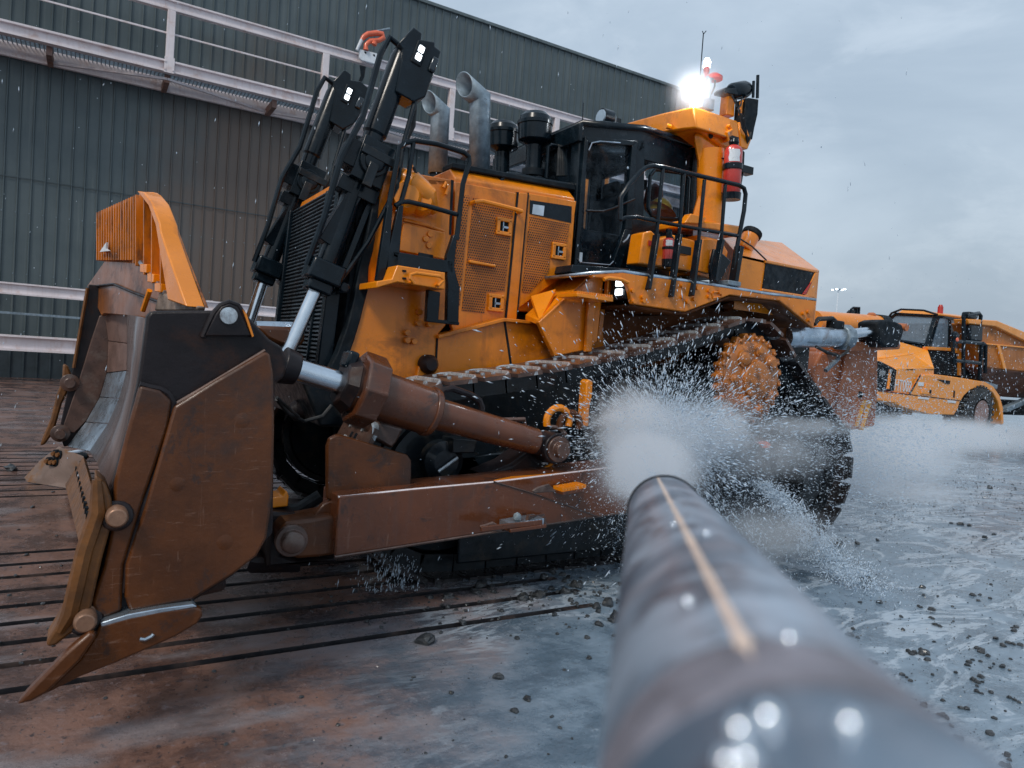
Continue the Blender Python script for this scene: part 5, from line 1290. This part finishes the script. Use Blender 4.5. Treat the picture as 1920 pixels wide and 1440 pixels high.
p = P(1763, 583, x=WX-.6); MB().lathe(p-V((0, 0, .1)), p+V((0, 0, .22)), [(0, .09), (.7, .09), (1, .05)], 12).build('beacon', REDM, TK)
MB().box((WX-1.2, -8.4, 3.3), (.4, .5, .8)).box((WX-.6, -8.5, 2.9), (.4, .8, .3)).build('seat', GALV, TK, .05)
# access rails, mirrors
rl = MB()
for px in ([(1807, 593), (1806, 706)], [(1841, 641), (1836, 711)], [(1786, 640), (1812, 641), (1843, 644), (1848, 647), (1847, 700)], [(1790, 676), (1812, 678), (1838, 681)], [(1786, 640), (1789, 700)], [(1812, 592), (1835, 587), (1839, 592), (1837, 610)]):
    rl.tube([P(u, v, y=yf-.05) for u, v in px], .07, 6)
rl.build('access_rails', BK, TK)
slab('mirror', BK, [(1820, 584), (1834, 586), (1836, 592), (1833, 599), (1817, 597)], yf, .3, TK, .05)
slab('mirror', BK, [(1820, 609), (1844, 611), (1843, 640), (1820, 638)], yf, .2, TK, .05)
p = P(1793, 630, y=yf); MB().lathe(p-V((0, .1, 0)), p+V((0, .05, 0)), [(0, .15), (.5, .17), (1, .1)], 14).build('mirror', BK, TK)
MB().lathe(p+V((0, .04, -.12)), p+V((0, .07, -.12)), [(0, .08), (1, .06)], 12).build('side_lamp', REDP, TK)
ym = -10.2
fm = MB().tube([P(u, v, y=ym) for u, v in [(1594, 596), (1596, 580), (1600, 577), (1611, 577), (1610, 596)]], .05, 6).build('mirror_arm', BK, TK)
MB().prism([P(u, v, y=ym) for u, v in [(1594, 585), (1598, 581), (1604, 582), (1603, 590), (1600, 595), (1593, 596)]], (0, -.15, 0)).build('mirror', BK, TK)
MB().prism([P(u, v, y=ym) for u, v in [(1607, 578), (1612, 579), (1610, 597), (1606, 597)]], (0, -.15, 0)).build('mirror', BK, TK)
MB().tube([P(1600, 596, y=ym), V((WX+.4, -9.8, 3.1))], .05, 6).build('mirror_arm', BK, TK)
# dump body
yd = -6.75
BODY = mat('weathered_dump_body', (.46, .15, .02), .45, var=.2, vscale=.6, dirt=((.17, .07, .025), .85, .8), streak=((.14, .06, .03), .5))
slab('body_rim', ORT, [(1815, 598), (1870, 601), (1921, 622), (2000, 662), (2000, 676), (1922, 639), (1867, 612), (1817, 607)], yd+.15, .5, TK, .03)
db = MB().prism([P(u, v, y=yd) for u, v in [(1817, 606), (1868, 610), (1922, 636), (2000, 672), (2000, 706), (1920, 697), (1838, 689), (1830, 650)]], (0, -3.6, 0)).build('dump_body', BODY, TK, .05)
slab('body_crease', ORT, [(1845, 643), (2000, 657), (2000, 660), (1845, 646)], yd+.06, .06, TK, .02)
slab('body_rib', ORT, [(1871, 648), (1876, 648), (1888, 692), (1882, 692)], yd+.08, .1, TK, .02)
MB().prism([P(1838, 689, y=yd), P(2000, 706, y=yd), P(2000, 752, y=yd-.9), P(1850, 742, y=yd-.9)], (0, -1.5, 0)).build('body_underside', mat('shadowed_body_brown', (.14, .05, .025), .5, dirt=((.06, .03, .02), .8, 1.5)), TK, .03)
MB().box((-26, -8.4, 1.15), (9, 1.2, .6)).build('chassis', TRK, TK, .03)
MB().bar(P(1882, 768, y=-7.2), P(1960, 735, y=-7.4), .25, .2).build('chassis_strut', GALV, TK, .02)
MB().bar(P(1838, 718, y=-6.9), P(1862, 725, y=-6.9), .3, .15).build('step_plate', GALV, TK)
def wheel(x, y, sgn):
    t = []
    c0 = V((x, y, .95)); R = .95
    w = MB().lathe(c0, c0-V((0, sgn*.62, 0)), [(0, .5), (0, .62), (.06, .8), (.12, R-.05), (.2, R), (.8, R), (.9, .86), (1, .6)], 40).build('wheel', RUB, TK)
    tr = MB()
    for k in range(30):
        a = 2*math.pi*k/30
        for s_, f in ((.1, .12), (.0, .45)):
            e = V((math.cos(a+f*.3), 0, math.sin(a+f*.3)))
            Rm = Matrix.Rotation(-(a+f*.3), 3, 'Y')
            tr.box(c0-V((0, sgn*(.12+f*.6), 0))+e*R, (.11, .26, .09), Rm)
    tr.build('tyre_tread', RUB, w)
    RIM = MATS.get('truck_rim') or mat('truck_rim', (.3, .2, .18), .5, var=.3, dirt=((.12, .08, .07), .7, 4))
    MB().lathe(c0+V((0, sgn*.01, 0)), c0-V((0, sgn*.3, 0)), [(0, .52), (0, .47), (.5, .42), (.9, .38), (.91, .2), (.6, .19), (.6, .05)], 32).build('rim', RIM, w)
    return w
wc = P(1838, 797, y=-6.5)
for x in (wc.x, wc.x-5.6, wc.x-7.6):
    wheel(x, -6.5, 1); wheel(x, -10.4, -1)

# ================================================================ foreground pipe
dr_ = (FW + RT*((1194-960)/F) - UP*((820-720)/F)).normalized()
e0 = (FW + RT*((1247-960)/F) - UP*((962-720)/F))
E0 = CAM + e0*(1.18)
pr0 = .0598
PI = thing('water_pipe', E0-dr_*1.6, 'grey painted steel water pipe with rust marks reaching in from below and spraying the bulldozer', 'pipe')
def pipe_material():
    m = bpy.data.materials.new('scuffed_pipe_paint'); m.use_nodes = True; nt = m.node_tree; b = nt.nodes['Principled BSDF']
    co = coords(nt); n1 = noise(nt, co, 12, 5, .6, .6); n2 = noise(nt, co, 22, 6, .65, 1.0); n3 = noise(nt, co, 10, 4, .5)
    c = mixc(nt, ramp(nt, n1, .35, .65), (.13, .19, .26), (.44, .53, .64))
    c = mixc(nt, math2(nt, 'MULTIPLY', ramp(nt, n2, .5, .62), .7), c, (.08, .08, .105))
    c = mixc(nt, math2(nt, 'MULTIPLY', ramp(nt, n3, .6, .72), .4), c, (.17, .11, .11))
    nt.links.new(c, b.inputs['Base Color']); b.inputs['Roughness'].default_value = .3; b.inputs['Metallic'].default_value = .3
    bp = nn(nt, 'ShaderNodeBump'); bp.inputs['Strength'].default_value = .3; bp.inputs['Distance'].default_value = .004
    nt.links.new(n2, bp.inputs['Height']); nt.links.new(bp.outputs[0], b.inputs['Normal'])
    return m
PM = pipe_material()
BEAD = mat('mirror_bead', (.85, .9, .95), .06, metal=1, var=.02)
tt_ = dr_; xx = tt_.cross(V((0, 0, 1))).normalized(); yy = xx.cross(tt_)
def ring_at(s, r, n=48): return [E0+tt_*s+(xx*math.cos(2*math.pi*k/n)+yy*math.sin(2*math.pi*k/n))*r for k in range(n)]
MB().rings([ring_at(-2.2, pr0*1.0), ring_at(-.2, pr0), ring_at(0, pr0), ring_at(0, pr0*.86), ring_at(-.5, pr0*.86)], caps=False).build('pipe_body', PM, PI, sharp=30)
MB().rings([ring_at(-.012, pr0*1.001), ring_at(-.012, pr0*1.05), ring_at(.004, pr0*1.05), ring_at(.004, pr0*.85)], caps=False).build('end_rim', BKM, PI, sharp=30)
MB().rings([ring_at(-2.0, pr0*1.035), ring_at(-1.022, pr0*1.035), ring_at(-1.012, pr0*1.02), ring_at(-1.005, pr0*.99)], caps=False).build('coupling_sleeve', PM, PI, sharp=30)
MB().rings([ring_at(-1.022, pr0*1.035), ring_at(-1.021, pr0*1.045), ring_at(-1.011, pr0*1.03), ring_at(-.956, pr0*.99)], caps=False).build('rusty_weld', mat('weld_rust', (.2, .19, .22), .5, var=.4, vscale=40, bump=.5), PI, sharp=30)
# pale raised strip imitating a warm reflection along the pipe
def on_pipe(u, v, k=1.0):
    """point of the pipe skin seen at (u, v)"""
    d = (FW + RT*((u-960)/F) - UP*((v-720)/F)).normalized()
    w0 = CAM-E0; a_ = d-tt_*d.dot(tt_); b__ = w0-tt_*w0.dot(tt_)
    A = a_.dot(a_); B = 2*a_.dot(b__); C_ = b__.dot(b__)-(pr0*k)**2; D = B*B-4*A*C_
    if D < 0: return None
    return CAM+d*((-B-math.sqrt(D))/(2*A))
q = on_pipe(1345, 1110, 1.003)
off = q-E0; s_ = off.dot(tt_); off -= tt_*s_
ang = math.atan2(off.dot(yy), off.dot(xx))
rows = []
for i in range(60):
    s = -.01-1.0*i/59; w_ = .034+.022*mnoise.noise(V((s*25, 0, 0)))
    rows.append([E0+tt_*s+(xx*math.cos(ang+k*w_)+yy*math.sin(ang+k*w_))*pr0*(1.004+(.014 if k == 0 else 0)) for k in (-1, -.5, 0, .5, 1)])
MB().grid(rows).build('pipe_glint_strip', PIPE_GLINT, PI)

for k_, (u, v, rr_) in enumerate([(1386, 1372, .0032), (1440, 1350, .0036), (1592, 1362, .003), (1365, 1436, .003), (1400, 1430, .003), (1325, 1002, .0022), (1262, 985, .002), (1480, 1200, .0025), (1290, 1130, .0025)]):  # mirror metal beads added to catch the sun as bright glints
    q = on_pipe(u, v, 1.04 if v > 1280 else 1.0)
    if q is not None:
        n_ = (q-E0); n_ = (n_-tt_*n_.dot(tt_)).normalized()
        MB().lathe(q-n_*.001, q+n_*rr_*1.2, [(0, rr_), (.4, rr_*.95), (.75, rr_*.65), (1, rr_*.05)], 16).build('glint_bead', BEAD, PI)

# ================================================================ water
def drops(name, C_, R_, m, label, cat, D_=None):
    C_ = np.asarray(C_, dtype=np.float32); R_ = np.asarray(R_, dtype=np.float32); n = len(C_)
    oct_ = np.array([(1, 0, 0), (-1, 0, 0), (0, 1, 0), (0, -1, 0), (0, 0, 1), (0, 0, -1)], dtype=np.float32)
    st_ = rng.normal(0, 1, (n, 3)).astype(np.float32); st_ /= np.linalg.norm(st_, axis=1)[:, None]
    v = oct_[None]*R_[:, None, None]
    k = (rng.uniform(0, 1, (n, 1, 1))**2.5*8).astype(np.float32)
    if D_ is not None:
        q = np.asarray(D_, dtype=np.float32)+st_*.25; st_ = q/np.linalg.norm(q, axis=1)[:, None]
    v = v + (v*st_[:, None]).sum(2, keepdims=True)*st_[:, None]*k
    v = (v + C_[:, None]).reshape(-1, 3)
    fc = np.array([(0, 2, 4), (2, 1, 4), (1, 3, 4), (3, 0, 4), (2, 0, 5), (1, 2, 5), (3, 1, 5), (0, 3, 5)], dtype=np.int32)
    f = (fc[None]+6*np.arange(n, dtype=np.int32)[:, None, None]).reshape(-1)
    me = bpy.data.meshes.new(name); me.vertices.add(len(v)); me.vertices.foreach_set('co', v.reshape(-1))
    me.loops.add(len(f)); me.loops.foreach_set('vertex_index', f); me.polygons.add(len(f)//3)
    me.polygons.foreach_set('loop_start', np.arange(0, len(f), 3, dtype=np.int32)); me.polygons.foreach_set('loop_total', np.full(len(f)//3, 3, dtype=np.int32))
    me.polygons.foreach_set('use_smooth', np.ones(len(f)//3, dtype=bool)); me.update(calc_edges=True)
    me.materials.append(m); o = bpy.data.objects.new(name, me); COL.objects.link(o)
    return tag(o, label, cat, kind='stuff')
WM = bpy.data.materials.new('water_drops'); WM.use_nodes = True; nt = WM.node_tree
b = nt.nodes['Principled BSDF']; b.inputs['Base Color'].default_value = (.78, .88, .97, 1); b.inputs['Roughness'].default_value = .15
tl = nn(nt, 'ShaderNodeBsdfTranslucent'); tl.inputs[0].default_value = (.78, .88, .97, 1)
mx = nn(nt, 'ShaderNodeMixShader'); mx.inputs[0].default_value = .5
nt.links.new(b.outputs[0], mx.inputs[1]); nt.links.new(tl.outputs[0], mx.inputs[2]); nt.links.new(mx.outputs[0], nt.nodes['Material Output'].inputs[0])
Dn, Xn, Yn = [np.array(q) for q in (dr_, xx, yy)]; E_ = np.array(E0)
# jet cone
n = 42000; t = 5.6*rng.uniform(0.02, 1, n)**.55; a = rng.uniform(0, 2*np.pi, n); rr = np.abs(rng.normal(0, 1, n))*(.03+.062*t)
jc = E_+Dn*t[:, None]+(Xn*np.cos(a)[:, None]+Yn*np.sin(a)[:, None])*rr[:, None]
jr = (.0006+.0035*rng.uniform(0, 1, n)**4)*(.3+t*.22)
# burst where it strikes the track
Q = np.array(P(1245, 822, y=2.2))
n = 60000
k = rng.gamma(1.9, .27, n)*(.6+.8*rng.uniform(0,1,n)**2); dv_ = rng.normal(0, 1, (n, 3)); dv_ /= np.linalg.norm(dv_, axis=1)[:, None]
bc = Q+dv_*k[:, None]*np.array([1.05, .75, .8]); bc[:, 1] = np.where(bc[:, 1] < 1.86, 3.72-bc[:, 1], bc[:, 1])
br_ = .0012+.0065*rng.uniform(0, 1, n)**4.5
# ricochet along the track toward the rear
n = 62000; f = 1.5*rng.uniform(0, 1, n)**.9
c0 = np.array(P(1300, 800, y=2.1)); c1 = np.array(P(1640, 835, y=.9))
mc = c0+(c1-c0)*f[:, None]+rng.normal(0, 1, (n, 3))*np.array([.35, .22, .3])*(.6+1.2*f[:, None]); mc[:, 1] = np.where((mc[:, 1] < 1.86) & (mc[:, 0] > -1.9), 3.72-mc[:, 1], mc[:, 1])
mr = .0012+.006*rng.uniform(0, 1, n)**5
# wide drizzle between the bulldozer and the truck, and falling specks everywhere
n = 4200
u = rng.uniform(1080, 1920, n); v_ = 430+ (rng.beta(2.2, 1.3, n))*430; dd = rng.uniform(4.5, 14, n)
fw_, rt_, up_ = [np.array(q) for q in (FW, RT, UP)]; cm_ = np.array(CAM)
dc = cm_+(fw_+rt_*((u-960)/F)[:, None]-up_*((v_-720)/F)[:, None])*dd[:, None]; drr = (.0014+.004*rng.uniform(0,1,n)**4)*dd/7*np.where((u > 1540) & (v_ < 600), .3, 1)
n = 420
u = rng.uniform(0, 1700, n); v_ = rng.uniform(0, 1150, n); dd = rng.uniform(4, 12, n)
sc = cm_+(fw_+rt_*((u-960)/F)[:, None]-up_*((v_-720)/F)[:, None])*dd[:, None]; sr = rng.uniform(.003, .006, n)*dd/8
# drips under the arm
n = 260
u = rng.normal(730, 30, n); v_ = rng.uniform(1040, 1110, n); pc = cm_+(fw_+rt_*((u-960)/F)[:, None]-up_*((v_-720)/F)[:, None])*5.1; pr__ = rng.uniform(.002, .005, n)
down = np.array([.15, .1, -1.0])
alld = np.concatenate([np.tile(Dn, (len(jc), 1))*2, bc-Q, np.tile(c1-c0, (len(mc), 1))*.3+(mc-c0)*.3, np.tile(down, (len(dc)+len(sc)+len(pc), 1))])
alld = alld/(np.linalg.norm(alld, axis=1)[:, None]+1e-6)
allc = np.concatenate([jc, bc, mc, dc, sc, pc]); allr = np.concatenate([jr, br_, mr, drr, sr, pr__])
ok = (allc[:, 2] > .02); drops('water_droplets', allc[ok], allr[ok], WM, 'cloud of white water droplets bursting off the bulldozer track above the pipe end', 'water spray', alld[ok])
# splash falling to the ground behind the pipe
n = 11000; f = rng.uniform(0, 1, n)
s0 = np.array(P(1425, 905, y=2.3)); s1 = np.array(P(1560, 1075, z=.05)); s1b = np.array(P(1640, 1110, z=.03))
w_ = np.where(f < .7, f/.7, 1)[:, None]
sc_ = s0+(s1-s0)*w_+np.where(f > .7, (f-.7)/.3, 0)[:, None]*(s1b-s1)+rng.normal(0, 1, (n, 3))*np.array([.1, .1, .05])*(.5+f[:, None])
sc_[:, 2] += .12*np.sin(np.pi*f); ok = sc_[:, 2] > .01
n2 = 9000; g0 = np.array(P(1330, 1000, y=2.4)); gc = g0+rng.normal(0, 1, (n2, 3))*np.array([.5, .3, .28]); ok2 = (gc[:, 2] > .01) & (gc[:, 1] > 1.9)
drops('splash', np.concatenate([sc_[ok], gc[ok2]]), np.concatenate([(.0012+.005*rng.uniform(0, 1, ok.sum())**3), (.0011+.005*rng.uniform(0, 1, ok2.sum())**4)]), WM, 'white splash of water running off the track onto the slurry', 'water splash')

def mist(name, c, r, dens, label, nscale=2.0, lo=.35, hi=.75, dirv=None, edge=.15, aniso=.3, rag=1.6):
    me = bpy.data.meshes.new(name); bm = bmesh.new(); bmesh.ops.create_icosphere(bm, subdivisions=3, radius=1); bm.to_mesh(me); bm.free()
    o = bpy.data.objects.new(name, me); COL.objects.link(o); o.location = c; o.scale = r
    if dirv is not None: o.rotation_euler = V(dirv).to_track_quat('X', 'Z').to_euler()
    m = bpy.data.materials.new(name+'_volume'); m.use_nodes = True; nt = m.node_tree; nt.nodes.clear()
    out = nn(nt, 'ShaderNodeOutputMaterial'); pv = nn(nt, 'ShaderNodeVolumePrincipled')
    pv.inputs['Color'].default_value = (.975, .985, 1, 1); pv.inputs['Anisotropy'].default_value = aniso
    tc = nn(nt, 'ShaderNodeTexCoord')
    ln = nn(nt, 'ShaderNodeVectorMath'); ln.operation = 'LENGTH'; nt.links.new(tc.outputs['Object'], ln.inputs[0])
    fall = ramp(nt, ln.outputs['Value'], 1.0, edge)
    fall = math2(nt, 'MULTIPLY', fall, fall)
    mp = nn(nt, 'ShaderNodeMapping'); nt.links.new(tc.outputs['Object'], mp.inputs[0]); mp.inputs['Scale'].default_value = r
    nz = noise(nt, mp.outputs[0], nscale, 4, .7, .8)
    hn = math2(nt, 'ADD', ramp(nt, ln.outputs['Value'], 1.0, 0.0), math2(nt, 'MULTIPLY', math2(nt, 'SUBTRACT', nz, .5), rag))
    dn = math2(nt, 'MULTIPLY', math2(nt, 'MULTIPLY', math2(nt, 'POWER', ramp(nt, hn, .0, 1.15), 1.6), ramp(nt, ln.outputs['Value'], 1.0, .6)), dens)
    nt.links.new(dn, pv.inputs['Density']); nt.links.new(pv.outputs[0], out.inputs['Volume'])
    me.materials.append(m)
    return tag(o, label, 'mist', kind='stuff')
mist('spray_mist', P(1238, 838, y=2.4), (.8, .55, .62), 10, 'dense white mist dome where the jet strikes the track', 7, rag=1.5)
mist('spray_mist', P(1185, 800, y=2.5), (.55, .4, .5), 12, 'ragged white spray thrown forward along the track', 8, rag=1.5)
mist('spray_mist', P(1330, 805, y=2.3), (.8, .45, .42), 9, 'ragged white spray thrown back toward the sprocket', 7, rag=1.6)
mist('spray_mist', E0+dr_*2.6, (2.7, .3, .25), 8, 'narrow fog of spray blowing along the jet from the pipe mouth', 6, dirv=dr_, rag=2.0)
mist('spray_mist', P(1420, 850, y=2.1), (1.7, .6, .45), 2.2, 'thin mist drifting over the lower part of the rear track', 5, rag=1.5)
mist('spray_mist', P(1500, 800, y=1.95), (1.4, .5, .18), 3.2, 'pale sheet of water blown across the rear track', 7, rag=1.5)
mist('spray_mist', P(1660, 850, y=-.6), (2.9, 1.7, .85), 3, 'low bank of white mist behind the rear of the bulldozer', 2.5, rag=1.0)
mist('spray_mist', P(1690, 930, y=.2), (2.2, 1.6, .5), 1.5, 'soft veil of mist lying on the wet ground right of the track', 2.5, rag=1.0)
mist('spray_mist', P(1740, 815, y=-3.5), (8.5, 3.0, .75), 1.5, 'long low streak of mist blowing toward the dump truck wheels', 1.2, rag=1.0)
mist('spray_mist', P(1440, 1000, y=2.7), (1.1, .7, .4), 2, 'mist low over the ground beside the pipe', 6, rag=1.4)
mist('lamp_glare_halo', P(1304, 172, y=ye-.15), (.5, .5, .5), 2.2, 'added halo of haze imitating the glare of the bright work light on top of the roll-over frame', 6, rag=.3)  # halo volume added to imitate the lamp's glare
pl_ = bpy.data.lights.new('roof_lamp_light', 'POINT'); pl_.energy = 14; pl_.color = (.85, .93, 1); pl_.shadow_soft_size = .05
po = bpy.data.objects.new('roof_lamp_light', pl_); COL.objects.link(po); po.location = P(1304, 176, y=ye-.1)+V((.12, .1, 0))

# ================================================================ sky and light
w = bpy.data.worlds.new('World'); SC.world = w; w.use_nodes = True; nt = w.node_tree
bg = nt.nodes['Background']
sky = nn(nt, 'ShaderNodeTexSky'); sky.sky_type = 'NISHITA'; sky.sun_disc = False
SUN_EL, SUN_AZ = math.radians(48), math.radians(60)
sky.sun_elevation = SUN_EL; sky.sun_rotation = SUN_AZ; sky.air_density = 2; sky.dust_density = 4
tc = nn(nt, 'ShaderNodeTexCoord'); mp = nn(nt, 'ShaderNodeMapping'); nt.links.new(tc.outputs['Generated'], mp.inputs[0]); mp.inputs['Scale'].default_value = (1, 1, 2.6)
n1 = noise(nt, mp.outputs[0], 1.7, 7, .55, .4); n2 = noise(nt, mp.outputs[0], 5, 6, .6, .3)
c = mixc(nt, ramp(nt, n1, .32, .68), (2.75, 3.45, 4.3), (3.85, 4.6, 5.45))
c = mixc(nt, math2(nt, 'MULTIPLY', ramp(nt, n2, .5, .72), .45), c, (4.5, 5.2, 6.0))
c = mixc(nt, .9, sky.outputs[0], c)
sx = nn(nt, 'ShaderNodeSeparateXYZ'); nt.links.new(tc.outputs['Generated'], sx.inputs[0])
zf = ramp(nt, sx.outputs[2], -.1, .45, .82, 1.0)
cm = nn(nt, 'ShaderNodeVectorMath'); cm.operation = 'SCALE'; nt.links.new(c, cm.inputs[0]); nt.links.new(zf, cm.inputs['Scale'])
nt.links.new(cm.outputs[0], bg.inputs[0]); bg.inputs[1].default_value = .125
sl = bpy.data.lights.new('sun', 'SUN'); sl.energy = 1.5; sl.angle = math.radians(12); sl.color = (1, .93, .84)
so = bpy.data.objects.new('sun', sl); COL.objects.link(so)
# nishita: rotation is measured clockwise from +Y
sd_ = V((math.sin(SUN_AZ)*math.cos(SUN_EL), math.cos(SUN_AZ)*math.cos(SUN_EL), math.sin(SUN_EL)))
so.rotation_euler = sd_.to_track_quat('Z', 'Y').to_euler()
SC.view_settings.view_transform = 'Standard'; SC.view_settings.look = 'None'; SC.view_settings.gamma = 1
SC.view_settings.exposure = .3
SC.render.engine = 'CYCLES'
cy = SC.cycles
cy.use_denoising = True
cy.max_bounces = 8; cy.diffuse_bounces = 3; cy.glossy_bounces = 3; cy.transmission_bounces = 3; cy.volume_bounces = 5; cy.transparent_max_bounces = 12
cy.volume_step_rate = 2.0; cy.volume_max_steps = 128
cy.caustics_reflective = False; cy.caustics_refractive = False
